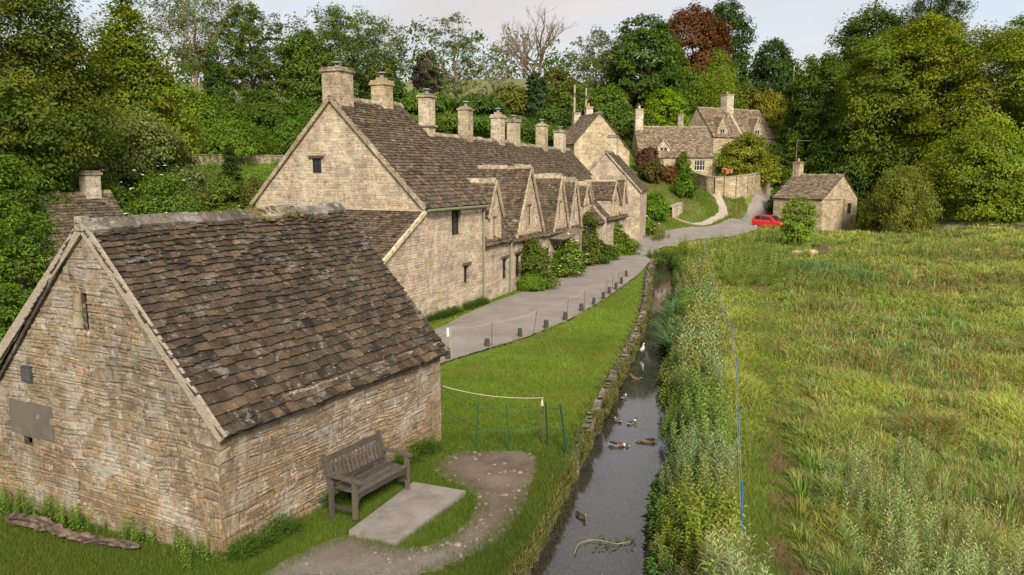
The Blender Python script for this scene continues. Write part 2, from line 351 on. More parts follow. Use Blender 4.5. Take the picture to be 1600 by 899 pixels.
# worn grey tarmac
m, t, b = newmat('tarmac')
c = ramp(t, noise(t, .7, 6, .6).outputs[0], .3, (.195, .172, .150), .7, (.28, .252, .225))
c = mix(t, ramp(t, noise(t, 45, 3, .7).outputs[0], .35, B3(.0), .75, B3(.4)), c, (.12, .105, .09))
c = mix(t, ramp(t, noise(t, .9, 8, .72).outputs[0], .52, B3(0), .62, B3(.55)), c, (.155, .13, .108))
t.links.new(c, b.inputs['Base Color']); b.inputs['Roughness'].default_value = .85; bump(t, b, noise(t, 60, 4, .7).outputs[0], .3, .01)
k = 4; RL2 = smooth(RL, 2); RR2 = smooth(RR, 2)
strip('road', RL2, RR2, m, 12, .02, .05, .02)
m, t, b = newmat('trodden_earth')
c = ramp(t, noise(t, 1.1, 7, .65).outputs[0], .32, (.085, .056, .037), .68, (.185, .145, .108))
c = mix(t, ramp(t, noise(t, 14, 5, .75).outputs[0], .6, B3(0), .67, B3(.6)), c, (.26, .22, .18))
c = mix(t, ramp(t, noise(t, 6, 6, .75).outputs[0], .58, B3(0), .68, B3(.7)), c, (.075, .05, .035))
tcn = node(t, 'ShaderNodeTexCoord'); sx_ = node(t, 'ShaderNodeSeparateXYZ'); t.links.new(tcn.outputs['Object'], sx_.inputs[0]); mr = node(t, 'ShaderNodeMapRange'); mr.inputs[1].default_value = 12.4; mr.inputs[2].default_value = 10.9; t.links.new(sx_.outputs['Y'], mr.inputs[0])
gm = mix(t, 1.0, ramp(t, noise(t, 3.5, 7, .7).outputs[0], .3, (.165, .138, .112), .7, (.255, .218, .182)), ramp(t, noise(t, 40, 4, .7).outputs[0], .35, B3(.7), .7, B3(1.15)), 'MULTIPLY')
c = mix(t, mr.outputs[0], c, gm)
t.links.new(c, b.inputs['Base Color']); b.inputs['Roughness'].default_value = .95; bump(t, b, noise(t, 18, 8, .75).outputs[0], .9, .04)
M['earth'] = m
strip('path', PI_, PO_, m, 10, .015, .0, .08)
d = np.gradient(FP, axis=0); d /= np.linalg.norm(d, axis=1)[:, None]; nn = np.c_[-d[:, 1], d[:, 0]]
strip('footpath', FP - nn * .5, FP + nn * .5, mat_plain('grit', (.36, .31, .25), .95, vary=.25, scale=2), 4, .05, 0, .2)
# small stones lying on the trodden path: too many to count
b = MB(); rs = np.random.RandomState(5)
for i in range(300):
    k = rs.randint(0, len(PI_)); f = rs.rand(); a = PI_[k] * (1 - f) + PO_[k] * f; s = .012 + .05 * rs.rand() ** 4
    th = np.arange(6) * np.pi / 3 + rs.rand(); rr = s * (.7 + .6 * rs.rand(6)); z0 = float(height(a[0], a[1])) + .01
    r0 = np.c_[a[0] + rr * np.cos(th), a[1] + rr * np.sin(th), np.full(6, z0)]; r1 = np.c_[a[0] + .6 * rr * np.cos(th), a[1] + .6 * rr * np.sin(th), np.full(6, z0 + s * .5)]
    cc_ = np.array([.19, .16, .125]) * (.6 + .7 * rs.rand()); b.loft([r0, r1], [cc_, cc_])
setp(b.build('gravel', M['concrete']), 'small pale stones scattered over the trodden earth path', 'gravel', kind='stuff')
# ---------------------------------------------------------------- water
m, t, b = newmat('stream_water')
n1_ = noise(t, 1.6, 5, .6, sx=(1.6, .9, 1)); n2_ = noise(t, 9, 4, .6, sx=(1.5, .7, 1))
add = node(t, 'ShaderNodeMath', operation='ADD'); t.links.new(n1_.outputs[0], add.inputs[0]); s_ = node(t, 'ShaderNodeMath', operation='MULTIPLY'); s_.inputs[1].default_value = .4
t.links.new(n2_.outputs[0], s_.inputs[0]); t.links.new(s_.outputs[0], add.inputs[1])
c = ramp(t, noise(t, .8, 5, .6).outputs[0], .4, (.008, .006, .005), .65, (.022, .016, .012))
t.links.new(c, b.inputs['Base Color']); b.inputs['Roughness'].default_value = .05; b.inputs['IOR'].default_value = 1.5; b.inputs['Specular IOR Level'].default_value = 1.0; b.inputs['Coat Weight'].default_value = 1.0; b.inputs['Coat Roughness'].default_value = .04; b.inputs['Coat IOR'].default_value = 1.65
bump(t, b, add.outputs[0], 1.0, .26)
yy = np.arange(4.0, SY1 + 1, .3); V = []
for y in yy:
    l = float(SLX(y)) - .3; r = float(SRX(y)) + .6
    for k in np.linspace(0, 1, 7): V.append((l + (r - l) * k, y, ZW))
i = (np.arange(len(yy) - 1)[:, None] * 7 + np.arange(6)[None]).reshape(-1)
b = MB(); b.add(np.array(V), np.stack([i, i + 1, i + 8, i + 7], -1)); setp(b.build('water', m, smooth=True), kind='structure')
# ---------------------------------------------------------------- stone bank wall along the left edge of the stream
rs = np.random.RandomState(8); b = MB(); y = 6.0
top = MB()
while y < SY1 - 1:
    L_ = .35 + .55 * rs.rand(); y1 = y + L_; x0, x1 = float(SLX(y)), float(SLX(y1))
    zt = float(height(x0, y)) + .0 - .03 * rs.rand(); wd = .28 + .14 * rs.rand()
    c0 = np.array([.17, .145, .11]) * (.7 + .6 * rs.rand())
    if y < 15.5: y = y1; continue
    V = []
    for (px, py) in ((x0, y + .015), (x1, y1 - .015)):
        j = .03 * rs.randn()
        V += [(px - wd + j, py, zt - .16), (px - .02 + j, py, zt - .16), (px + .02 + j, py, zt - .01 * rs.rand()), (px - wd + j, py, zt)]
    top.add(V, [(0, 1, 2, 3), (7, 6, 5, 4), (3, 2, 6, 7), (2, 1, 5, 6), (1, 0, 4, 5), (0, 3, 7, 4)], c0)
    y = y1
y = 6.0
while y < SY1 - 1:
    for zc in np.arange(ZW - .3, -.05 if y > 15.2 else -.3, .13):
        l = .25 + .3 * rs.rand(); yb = y + .15 * rs.rand(); p = .03 * rs.randn(); c0 = np.array([.16, .13, .09]) * (.55 + .7 * rs.rand())
        x0, x1 = float(SLX(yb)) + p, float(SLX(yb + l)) + p
        V = [(x0 - .2, yb, zc), (x0, yb, zc), (x0, yb, zc + .12), (x0 - .2, yb, zc + .12), (x1 - .2, yb + l, zc), (x1, yb + l, zc), (x1, yb + l, zc + .12), (x1 - .2, yb + l, zc + .12)]
        b.add(V, [(0, 1, 2, 3), (7, 6, 5, 4), (3, 2, 6, 7), (2, 1, 5, 6)], c0)
    y += .33
for yv in np.arange(5, SY1 - 1, .5):
    x0, x1 = float(SLX(yv)) - .06, float(SLX(yv + .5)) - .06
    b.quad((x0, yv, ZW - .4), (x1, yv + .5, ZW - .4), (x1, yv + .5, -.1), (x0, yv, -.1), (.05, .042, .03))
bw = b.build('bank_wall', M['barn_stone']); setp(bw, 'low dry stone retaining wall lining the left edge of the stream', 'wall')
top.build('coping', M['barn_stone'], bw)
# ---------------------------------------------------------------- masonry
PAL_BARN = [(0.305, 0.232, 0.158), (0.273, 0.21, 0.144), (0.321, 0.245, 0.166), (0.241, 0.188, 0.132), (0.284, 0.226, 0.164), (0.31, 0.23, 0.143)]
PAL_WARM = [(0.52, 0.424, 0.328), (0.49, 0.399, 0.311), (0.55, 0.449, 0.35), (0.46, 0.374, 0.288), (0.52, 0.409, 0.299), (0.5, 0.414, 0.333)]
PAL_FAR = [(.50, .40, .26), (.45, .36, .23), (.55, .45, .30), (.41, .33, .22)]
PAL_PALE = [(.60, .53, .42), (.54, .47, .36), (.64, .57, .46), (.50, .43, .33)]
TILE_BARN = [(0.069, 0.048, 0.03), (0.055, 0.04, 0.026), (0.082, 0.056, 0.033), (0.043, 0.033, 0.022), (0.064, 0.047, 0.032)]
TILE_ROW = [(0.103, 0.074, 0.045), (0.084, 0.061, 0.039), (0.118, 0.085, 0.051), (0.071, 0.052, 0.034), (0.094, 0.071, 0.046)]
TILE_FAR = [(0.195, 0.144, 0.092), (0.157, 0.116, 0.075), (0.223, 0.168, 0.109), (0.142, 0.107, 0.071)]
def pick(rs, pal, n, j=.09):
    p = np.array(pal)[rs.randint(0, len(pal), n)]; return p * (1 + j * rs.randn(n, 1)) * (1 + .012 * rs.randn(n, 3))
def interval(poly, v):
    xs = []
    for (x0, y0), (x1, y1) in zip(poly, poly[1:] + poly[:1]):
        if (y0 <= v < y1) or (y1 <= v < y0): xs.append(x0 + (v - y0) * (x1 - x0) / (y1 - y0))
    return (min(xs), max(xs)) if len(xs) >= 2 else None
class Frame:
    def __init__(s, O, U, V=(0, 0, 1)):
        s.O = np.array(O, float); s.U = np.array(U, float); s.V = np.array(V, float); s.N = np.cross(s.U, s.V)
    def p(s, u, v, n=0.0): return s.O + s.U * u + s.V * v + s.N * n
    def many(s, uvn): uvn = np.asarray(uvn, float); return s.O + uvn[:, :1] * s.U + uvn[:, 1:2] * s.V + uvn[:, 2:3] * s.N
def sheet(mb, fr, poly, holes, col, n=0.0):
    if not holes: mb.add([fr.p(u, v, n) for u, v in poly], [tuple(range(len(poly)))], col); return
    vs = [Vector(p) for p in poly]; fs = [list(range(len(poly)))]; k = len(vs)
    es = []
    for h in holes:
        u0, v0, u1, v1 = h; i = len(vs); vs += [Vector(q) for q in ((u0, v0), (u1, v0), (u1, v1), (u0, v1))]
        es += [(i, i + 1), (i + 1, i + 2), (i + 2, i + 3), (i + 3, i)]
    es += [(i, (i + 1) % k) for i in range(k)]
    V, E, Fc, *_ = delaunay_2d_cdt(vs, es, [], 0, 1e-5)
    keep = []
    for f in Fc:
        c = sum((V[i] for i in f), Vector((0, 0))) / len(f)
        if not inpoly(np.array([c.x]), np.array([c.y]), poly)[0]: continue
        if any(h[0] < c.x < h[2] and h[1] < c.y < h[3] for h in holes): continue
        a, b_, d = (V[i] for i in f[:3])
        keep.append(tuple(f) if (b_ - a).cross(d - a) > 0 else tuple(reversed(f)))
    mb.add([fr.p(p.x, p.y, n) for p in V], keep, col)
def masonry(mb, fr, poly, holes=(), pal=PAL_WARM, seed=0, ch=(.07, .16), cw=(.14, .46), prot=(.004, .02), quoin=(0, 0), mortar=(.43, .35, .25), tint=None, gap=.006, warp=.05, rough=.016):
    """rubble wall: mortar sheet plus one chamfered block for each stone, in uneven courses"""
    rs = np.random.RandomState(seed); poly = [tuple(p) for p in poly]; holes = list(holes)
    sheet(mb, fr, poly, holes, mortar)
    v0 = min(p[1] for p in poly); v1 = max(p[1] for p in poly); S = []; Qs = []
    qv = {0: [], 1: []}
    for side in (0, 1):
        if quoin[side]:
            v = v0; k = 0
            while v < quoin[side]:
                h = .20 + .14 * rs.rand(); wd = (.52 if k % 2 else .30) * (.85 + .3 * rs.rand()); k += 1
                if v + h > quoin[side] + .05: break
                qv[side].append((v, v + h, wd)); v += h
    v = v0
    while v < v1 - .03:
        h = ch[0] + (ch[1] - ch[0]) * rs.rand() ** 1.4; h = min(h, v1 - v); va, vb = v, v + h; v += h
        ia, ib = interval(poly, va + .002), interval(poly, vb - .004)
        if not ia or not ib: continue
        segs = [(max(ia[0], ib[0]), min(ia[1], ib[1]))]
        vm = (va + vb) / 2
        for side in (0, 1):
            for q in qv[side]:
                if q[0] <= vm < q[1]:
                    a, b_ = segs[0]; segs[0] = (a + q[2], b_) if side == 0 else (a, b_ - q[2])
        for hl in holes:
            if hl[1] < vb - .01 and hl[3] > va + .01:
                ns = []
                for a, b_ in segs:
                    if hl[2] <= a or hl[0] >= b_: ns.append((a, b_)); continue
                    if hl[0] - a > .03: ns.append((a, hl[0]))
                    if b_ - hl[2] > .03: ns.append((hl[2], b_))
                segs = ns
        for a, b_ in segs:
            u = a
            while u < b_ - .02:
                wd = cw[0] + (cw[1] - cw[0]) * rs.rand() ** 1.5; 
                if b_ - u - wd < .1: wd = b_ - u
                S.append((u, va, min(u + wd, b_), vb)); u += wd
    iu = interval(poly, v0 + .01)
    for side in (0, 1):
        for q in qv[side]: S.append((iu[0], q[0], iu[0] + q[2], q[1]) if side == 0 else (iu[1] - q[2], q[0], iu[1], q[1]))
    if not S: return
    S = np.array(S); k_ = (rs.rand(len(S)) < .22) & (S[:, 3] - S[:, 1] > .085)
    if k_.any():                                             # some stones are two thin ones on top of each other
        T_ = S[k_].copy(); m_ = T_[:, 1] + (T_[:, 3] - T_[:, 1]) * (.35 + .3 * rs.rand(len(T_))); B_ = T_.copy(); B_[:, 3] = m_; T_[:, 1] = m_; S = np.vstack([S[~k_], B_, T_])
    n = len(S); g = gap; p = prot[0] + (prot[1] - prot[0]) * rs.rand(n) ** 1.5
    c = np.minimum(.014, .2 * np.minimum(S[:, 2] - S[:, 0], S[:, 3] - S[:, 1]))
    j = lambda: (rs.rand(n) - .5) * rough
    o = [(S[:, 0] + g, S[:, 1] + g), (S[:, 2] - g, S[:, 1] + g), (S[:, 2] - g, S[:, 3] - g), (S[:, 0] + g, S[:, 3] - g)]
    V = []
    for k, (su, sv) in enumerate(((1, 1), (-1, 1), (-1, -1), (1, -1))): V.append(np.c_[o[k][0], o[k][1], np.full(n, .001)])
    for k, (su, sv) in enumerate(((1, 1), (-1, 1), (-1, -1), (1, -1))): V.append(np.c_[o[k][0] + su * (c + abs(j())), o[k][1] + sv * (c + abs(j())), p * (1 + .5 * (rs.rand(n) - .5))])
    V = np.stack(V, 1).reshape(-1, 3)
    if warp:
        wu, wv = V[:, 0].copy(), V[:, 1].copy(); V[:, 1] += warp * (vn(wu, wv, seed, .55) - .5) + .5 * warp * (vn(wu, wv, seed + 3, .2) - .5); V[:, 0] += .5 * warp * (vn(wu, wv, seed + 7, .3) - .5) * np.clip((wu - iu[0]) * 4, 0, 1) * np.clip((iu[1] - wu) * 4, 0, 1)
    base = np.arange(n)[:, None, None] * 8; f = np.array([(4, 5, 6, 7), (0, 1, 5, 4), (1, 2, 6, 5), (2, 3, 7, 6), (3, 0, 4, 7)])
    C = pick(rs, pal, n)
    if tint is not None: C = C * tint((S[:, 0] + S[:, 2]) / 2, (S[:, 1] + S[:, 3]) / 2)
    mb.add(fr.many(V), (base + f[None]).reshape(-1, 4), np.repeat(np.clip(C, .02, .85), 5, 0))
def tiles(mb, fr, poly, pal, seed=0, e=(.2, .12), wd=(.16, .34), th=.022, lift=.03, sag=0.0, base=(.06, .045, .035)):
    """stone slates: one thin tilted slab each, courses diminishing from eave to ridge"""
    rs = np.random.RandomState(seed); poly = [tuple(p) for p in poly]
    mb.add([fr.p(u, v, -.012) for u, v in poly], [tuple(range(len(poly)))], base)
    k = len(poly)
    for i in range(k):
        a, b_ = poly[i], poly[(i + 1) % k]
        mb.add([fr.p(*a, -.012), fr.p(*a, -.07), fr.p(*b_, -.07), fr.p(*b_, -.012)], [(0, 1, 2, 3)], base)
    mb.add([fr.p(u, v, -.07) for u, v in poly], [tuple(reversed(range(k)))], base)
    v0 = min(p[1] for p in poly); v1 = max(p[1] for p in poly); S = []
    v = v0
    while v < v1 - .02:
        f = (v - v0) / (v1 - v0); ex = e[0] + (e[1] - e[0]) * f; ex *= .9 + .2 * rs.rand()
        it = interval(poly, min(v + ex * .5, v1 - .01))
        if it:
            a, b_ = it; u = a - .04 * rs.rand(); ws = 1 - .35 * f
            while u < b_ - .03:
                q = (wd[0] + (wd[1] - wd[0]) * rs.rand()) * ws
                if b_ - u - q < .07: q = b_ - u + .04 * rs.rand()
                S.append((u, v, min(u + q, b_ + .05), min(v + ex * 1.45, v1))); u += q
        v += ex
    S = np.array(S); n = len(S); g = .004
    lo = lift * (.75 + .5 * rs.rand(n)); tw = .007 * rs.randn(n); dv = .014 * rs.randn(n)
    wob = sag * (vn(S[:, 0], S[:, 1], seed, 1.6) - .5)
    mk = lambda u, v_, nn: np.c_[u, v_, nn + wob]
    sk = .008 * rs.randn(n); cut = (rs.rand(n) < .2) * .03 * rs.rand(n)
    A = mk(S[:, 0] + g, S[:, 1] + dv + cut, lo + th + tw); B = mk(S[:, 2] - g, S[:, 1] + dv + sk, lo + th - tw)
    Cc = mk(S[:, 2] - g, S[:, 3], np.full(n, .004)); D = mk(S[:, 0] + g, S[:, 3], np.full(n, .004))
    E = mk(S[:, 0] + g, S[:, 1] + dv + cut, lo + tw - .012); F_ = mk(S[:, 2] - g, S[:, 1] + dv + sk, lo - tw - .012)
    V = np.stack([A, B, Cc, D, E, F_], 1).reshape(-1, 3)
    base_ = np.arange(n)[:, None, None] * 6
    C = pick(rs, pal, n, .24); mb.add(fr.many(V), (base_ + np.array([(0, 1, 2, 3), (4, 5, 1, 0)])[None]).reshape(-1, 4), np.repeat(np.clip(C, .015, .6), 2, 0))
    mb.add(fr.many(V), (base_ + np.array([(4, 0, 3), (1, 5, 2)])[None]).reshape(-1, 3), np.repeat(np.clip(C * .9, .015, .6), 2, 0))
def ridge_stones(mb, a, b, side, drop, col, seed=0, l=(.35, .6), wd=.2):
    """inverted-V ridge pieces from a to b; side: horizontal unit across, drop: slope"""
    rs = np.random.RandomState(seed); a = np.array(a, float); b = np.array(b, float); T = np.linalg.norm(b - a); d = (b - a) / T; s = np.array(side, float); t = 0
    while t < T - .05:
        q = min(l[0] + (l[1] - l[0]) * rs.rand(), T - t); h = .02 * rs.randn(); w1 = wd * (.9 + .2 * rs.rand()); th = .06
        V = []
        for tt in (t + .008, t + q - .008):
            o = a + d * tt + np.array([0, 0, .055 + h])
            V += [o + s * w1 - np.array([0, 0, drop * w1]), o + s * .04 + np.array([0, 0, .01]), o - s * .04 + np.array([0, 0, .01]), o - s * w1 - np.array([0, 0, drop * w1]), o - s * (w1 - .02) - np.array([0, 0, drop * w1 + th]), o + s * (w1 - .02) - np.array([0, 0, drop * w1 + th])]
        c = np.array(col) * (.75 + .5 * rs.rand())
        mb.add(V, [(0, 6, 7, 1), (1, 7, 8, 2), (2, 8, 9, 3), (3, 9, 10, 4), (5, 11, 6, 0), (5, 4, 3, 2, 1, 0), (6, 7, 8, 9, 10, 11)], c); t += q
def window(root, fr, u, v, wd, h, nx=2, ny=2, col=(.03, .03, .028), rec=.13, stone=None, lintel=None, wallmat='stone', glass=True, bars=.035, sill=None):
    """opening u..u+wd, v..v+h in the wall frame: reveal, frame, panes"""
    b = MB(); sc = stone or (.36, .29, .2)
    q = [(u, v), (u + wd, v), (u + wd, v + h), (u, v + h)]
    for i in range(4):
        a, d = q[i], q[(i + 1) % 4]; b.quad(fr.p(*a, .004), fr.p(*d, .004), fr.p(*d, -rec - .04), fr.p(*a, -rec - .04), sc)
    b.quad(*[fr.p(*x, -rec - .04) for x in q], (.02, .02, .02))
    if stone:                                                # dressed surround, proud of the wall
        for (u0, v0, u1, v1) in ((u - .1, v - .02, u + .001, v + h + .12), (u + wd - .001, v - .02, u + wd + .1, v + h + .12), (u + .001, v + h - .001, u + wd - .001, v + h + .12)):
            b.add([fr.p(u0, v0, .03), fr.p(u1, v0, .03), fr.p(u1, v1, .03), fr.p(u0, v1, .03), fr.p(u0, v0, -.01), fr.p(u1, v0, -.01), fr.p(u1, v1, -.01), fr.p(u0, v1, -.01)],
                  [(0, 1, 2, 3), (0, 4, 5, 1), (1, 5, 6, 2), (2, 6, 7, 3), (3, 7, 4, 0)], sc)
    w_ = b.build('window', M[wallmat], root)
    f = MB(); t_ = bars
    def bar(u0, v0, u1, v1, n0=-rec, n1=-rec + .05):
        f.add([fr.p(u0, v0, n1), fr.p(u1, v0, n1), fr.p(u1, v1, n1), fr.p(u0, v1, n1), fr.p(u0, v0, n0), fr.p(u1, v0, n0), fr.p(u1, v1, n0), fr.p(u0, v1, n0)],
              [(0, 1, 2, 3), (0, 4, 5, 1), (1, 5, 6, 2), (2, 6, 7, 3), (3, 7, 4, 0)], col)
    bar(u + .003, v + .003, u + t_, v + h - .003); bar(u + wd - t_, v + .003, u + wd - .003, v + h - .003); bar(u + t_, v + .003, u + wd - t_, v + t_); bar(u + t_, v + h - t_, u + wd - t_, v + h - .003)
    for i in range(1, nx):
        x = u + wd * i / nx; k = t_ * (.9 if nx < 4 else .5); bar(x - k / 2, v + t_, x + k / 2, v + h - t_, -rec + .001, -rec + .045)
    for i in range(1, ny):
        y = v + h * i / ny; bar(u + t_, y - t_ * .22, u + wd - t_, y + t_ * .22, -rec + .002, -rec + .03)
    f.build('frame', M['paint'], w_)
    g = MB(); g.quad(*[fr.p(x, y, -rec + .012) for x, y in ((u + .01, v + .01), (u + wd - .01, v + .01), (u + wd - .01, v + h - .01), (u + .01, v + h - .01))]); g.build('pane', M['glass'], w_)
    if lintel:
        l = MB(); l.add([fr.p(u - .14, v + h + .005, .06), fr.p(u + wd + .14, v + h + .03, .07), fr.p(u + wd + .15, v + h + .13, .07), fr.p(u - .15, v + h + .12, .06), fr.p(u - .14, v + h + .005, -.02), fr.p(u + wd + .14, v + h + .03, -.02), fr.p(u + wd + .15, v + h + .13, -.02), fr.p(u - .15, v + h + .12, -.02)],
                        [(0, 1, 2, 3), (0, 4, 5, 1), (1, 5, 6, 2), (2, 6, 7, 3), (3, 7, 4, 0)], lintel); l.build('lintel', M['wood'], w_)
    return w_
def chimney(root, x, y, z0, z1, wx, wy, pal=PAL_WARM, cap='slab', pot='cowl', seed=0, mat='stone', band=None):
    b = MB(); hx, hy = wx / 2, wy / 2; H = z1 - z0
    for fr, L_ in ((Frame((x - hx, y - hy, z0), (1, 0, 0)), wx), (Frame((x - hx, y + hy, z0), (0, -1, 0)), wy), (Frame((x + hx, y - hy, z0), (0, 1, 0)), wy), (Frame((x + hx, y + hy, z0), (-1, 0, 0)), wx)):
        masonry(b, fr, [(0, 0), (L_, 0), (L_, H), (0, H)], (), pal, seed, (.12, .24), (.2, .5), (.002, .012), mortar=tuple(np.array(pal[0]) * .85)); seed += 1
    c = b.build('chimney', M[mat], root)
    k = MB(); pc = np.array(pal[0])
    if cap == 'slab': k.box(x - hx - .07, y - hy - .07, z1 - .02, x + hx + .07, y + hy + .07, z1 + .07, pc * .6); k.box(x - hx - .02, y - hy - .02, z1 + .09, x + hx + .02, y + hy + .02, z1 + .15, pc * .5)
    elif cap == 'stepped':
        k.box(x - hx - .06, y - hy - .06, z1 - .02, x + hx + .06, y + hy + .06, z1 + .08, pc * .9); k.box(x - hx - .02, y - hy - .02, z1 + .08, x + hx + .02, y + hy + .02, z1 + .18, pc * .85); k.box(x - hx * .55, y - hy * .55, z1 + .18, x + hx * .55, y + hy * .55, z1 + .3, pc * .8)
    elif cap == 'dome':
        k.box(x - hx - .05, y - hy - .05, z1 - .02, x + hx + .05, y + hy + .05, z1 + .06, pc * .8)
        k.loft([np.array([(x + sx * hx * f, y + sy * hy * f, z1 + .03 + dz) for sx, sy in ((-1, -1), (1, -1), (1, 1), (-1, 1))]) for f, dz in ((.98, 0), (.85, .08), (.5, .15), (.2, .17))], [pc * .7] * 3)
    if band: k.box(x - hx - .09, y - hy - .09, band, x + hx + .09, y + hy + .09, band + .07, pc * .55)
    k.build('cap', M[mat], c)
    p = MB(); zz_ = z1 + {'slab': .15, 'stepped': .3, 'dome': .2}[cap]
    if pot == 'cowl':
        for dx_ in ((-.0,) if wx < .95 else (.0,)):
            p.tube([(x + dx_, y, zz_ - .03), (x + dx_, y, zz_ + .10)], .085, 8, (.22, .22, .23))
            for a_ in range(4): p.tube([(x + dx_ + .1 * math.cos(a_ * 1.57), y + .1 * math.sin(a_ * 1.57), zz_ + .04), (x + dx_ + .13 * math.cos(a_ * 1.57), y + .13 * math.sin(a_ * 1.57), zz_ + .2)], .012, 4, (.2, .2, .22))
            p.tube([(x + dx_, y, zz_ + .19), (x + dx_, y, zz_ + .225), (x + dx_, y, zz_ + .25)], [.2, .19, .05], 10, (.2, .21, .23))
        p.build('cowl', M['iron'], c)
    elif pot:
        for dx_ in ((0,) if pot == 'pot' else (-.2, .2)):
            p.tube([(x, y + dx_, zz_ - .05), (x, y + dx_, zz_ + .1), (x, y + dx_, zz_ + .3), (x, y + dx_, zz_ + .31), (x, y + dx_, zz_ + .36)], [.14, .13, .10, .13, .12], 10, (.42, .2, .08) if pot == 'pot' else (.5, .42, .32))
        p.build('pot', M['pot'], c)
    return c
class House: pass
def house(name, label, cat, o, th, L, W, ze, zr, zb=-.6, yr=None, zeb=None, over=.16, verge=.1, pal=PAL_WARM, tpal=TILE_ROW, holes={}, seed=1, mat='stone', rmat='slate_row', e=(.2, .13), tw=(.17, .36), group=None, quoin=True, ch=(.08, .17), cw=(.16, .5), lift=.03, gables='gh', ridge_col=(.27, .22, .15), prot=(.002, .012), tint=None, sag=.0, mortar=(.42, .34, .24), back=True, th_=.022, warp=.05, rough=.02):
    """local frame: +X along the facade, +Y from the facade to the back, +Z up; gable 'g' at x=0, 'h' at x=L, facade 'f' at y=0, back 'b' at y=W"""
    h = House(); yr = W / 2 if yr is None else yr; zeb = ze if zeb is None else zeb
    h.root = root = setp(empty(name, o, R(90) - th), label, cat, group)
    h.f = Frame((0, 0, 0), (1, 0, 0)); h.g = Frame((0, W, 0), (0, -1, 0)); h.h = Frame((L, 0, 0), (0, 1, 0)); h.b = Frame((L, W, 0), (-1, 0, 0))
    h.L, h.W, h.ze, h.zr, h.yr = L, W, ze, zr, yr
    b = MB(); kw = dict(pal=pal, ch=ch, cw=cw, prot=prot, tint=tint, mortar=mortar, warp=warp, rough=rough); q = ze if quoin else 0
    masonry(b, h.f, [(0, zb), (L, zb), (L, ze), (0, ze)], holes.get('f', ()), seed=seed, quoin=(q, q), **kw)
    if 'g' in gables: masonry(b, h.g, [(0, zb), (W, zb), (W, ze), (W - yr, zr - .06), (0, zeb)], holes.get('g', ()), seed=seed + 1, quoin=(q, q), **kw)
    if 'h' in gables: masonry(b, h.h, [(0, zb), (W, zb), (W, zeb), (yr, zr - .06), (0, ze)], holes.get('h', ()), seed=seed + 2, **kw)
    if back: masonry(b, h.b, [(0, zb), (L, zb), (L, zeb), (0, zeb)], holes.get('b', ()), seed=seed + 3, **kw)
    h.wall = b.build('wall', M[mat], root)
    r = MB()
    tf = (zr - ze) / yr; n = math.hypot(1, tf); h.tf = tf
    lf = (yr + over) * n; h.ff = Frame((-verge, -over, ze - over * tf), (1, 0, 0), (0, 1 / n, tf / n))
    tiles(r, h.ff, [(0, 0), (L + 2 * verge, 0), (L + 2 * verge, lf), (0, lf)], tpal, seed + 5, e, tw, th_, lift, sag)
    tb = (zr - zeb) / (W - yr); n2_ = math.hypot(1, tb); lb = (W - yr + over) * n2_
    h.fb = Frame((L + verge, W + over, zeb - over * tb), (-1, 0, 0), (0, -1 / n2_, tb / n2_))
    tiles(r, h.fb, [(0, 0), (L + 2 * verge, 0), (L + 2 * verge, lb), (0, lb)], tpal, seed + 6, e, tw, th_, lift, sag)
    h.roof = r.build('roof', M[rmat], root)
    k = MB(); ridge_stones(k, (-verge, yr, zr), (L + verge, yr, zr), (0, 1, 0), .75, ridge_col, seed); k.build('ridge', M[mat], h.roof)
    return h
def coping(h, end='g', col=(.5, .4, .27), wd=.14, name='verge', mat='stone', out=.1, y0=None):
    """pale verge boards or stones along a gable's two slopes"""
    b = MB(); x = -out if end == 'g' else h.L + out
    tb = (h.zr - h.ze) / (h.W - h.yr)
    for (ya, za, yb, zb_) in ((-.14, h.ze - .14 * h.tf, h.yr, h.zr), (h.W + .14, h.ze - .14 * tb, h.yr, h.zr)):
        b.bar((x, ya, za - .07), (x, yb, zb_ - .07), wd, .10, col, up=(1, 0, 0))
    return b.build(name, M[mat], h.root)
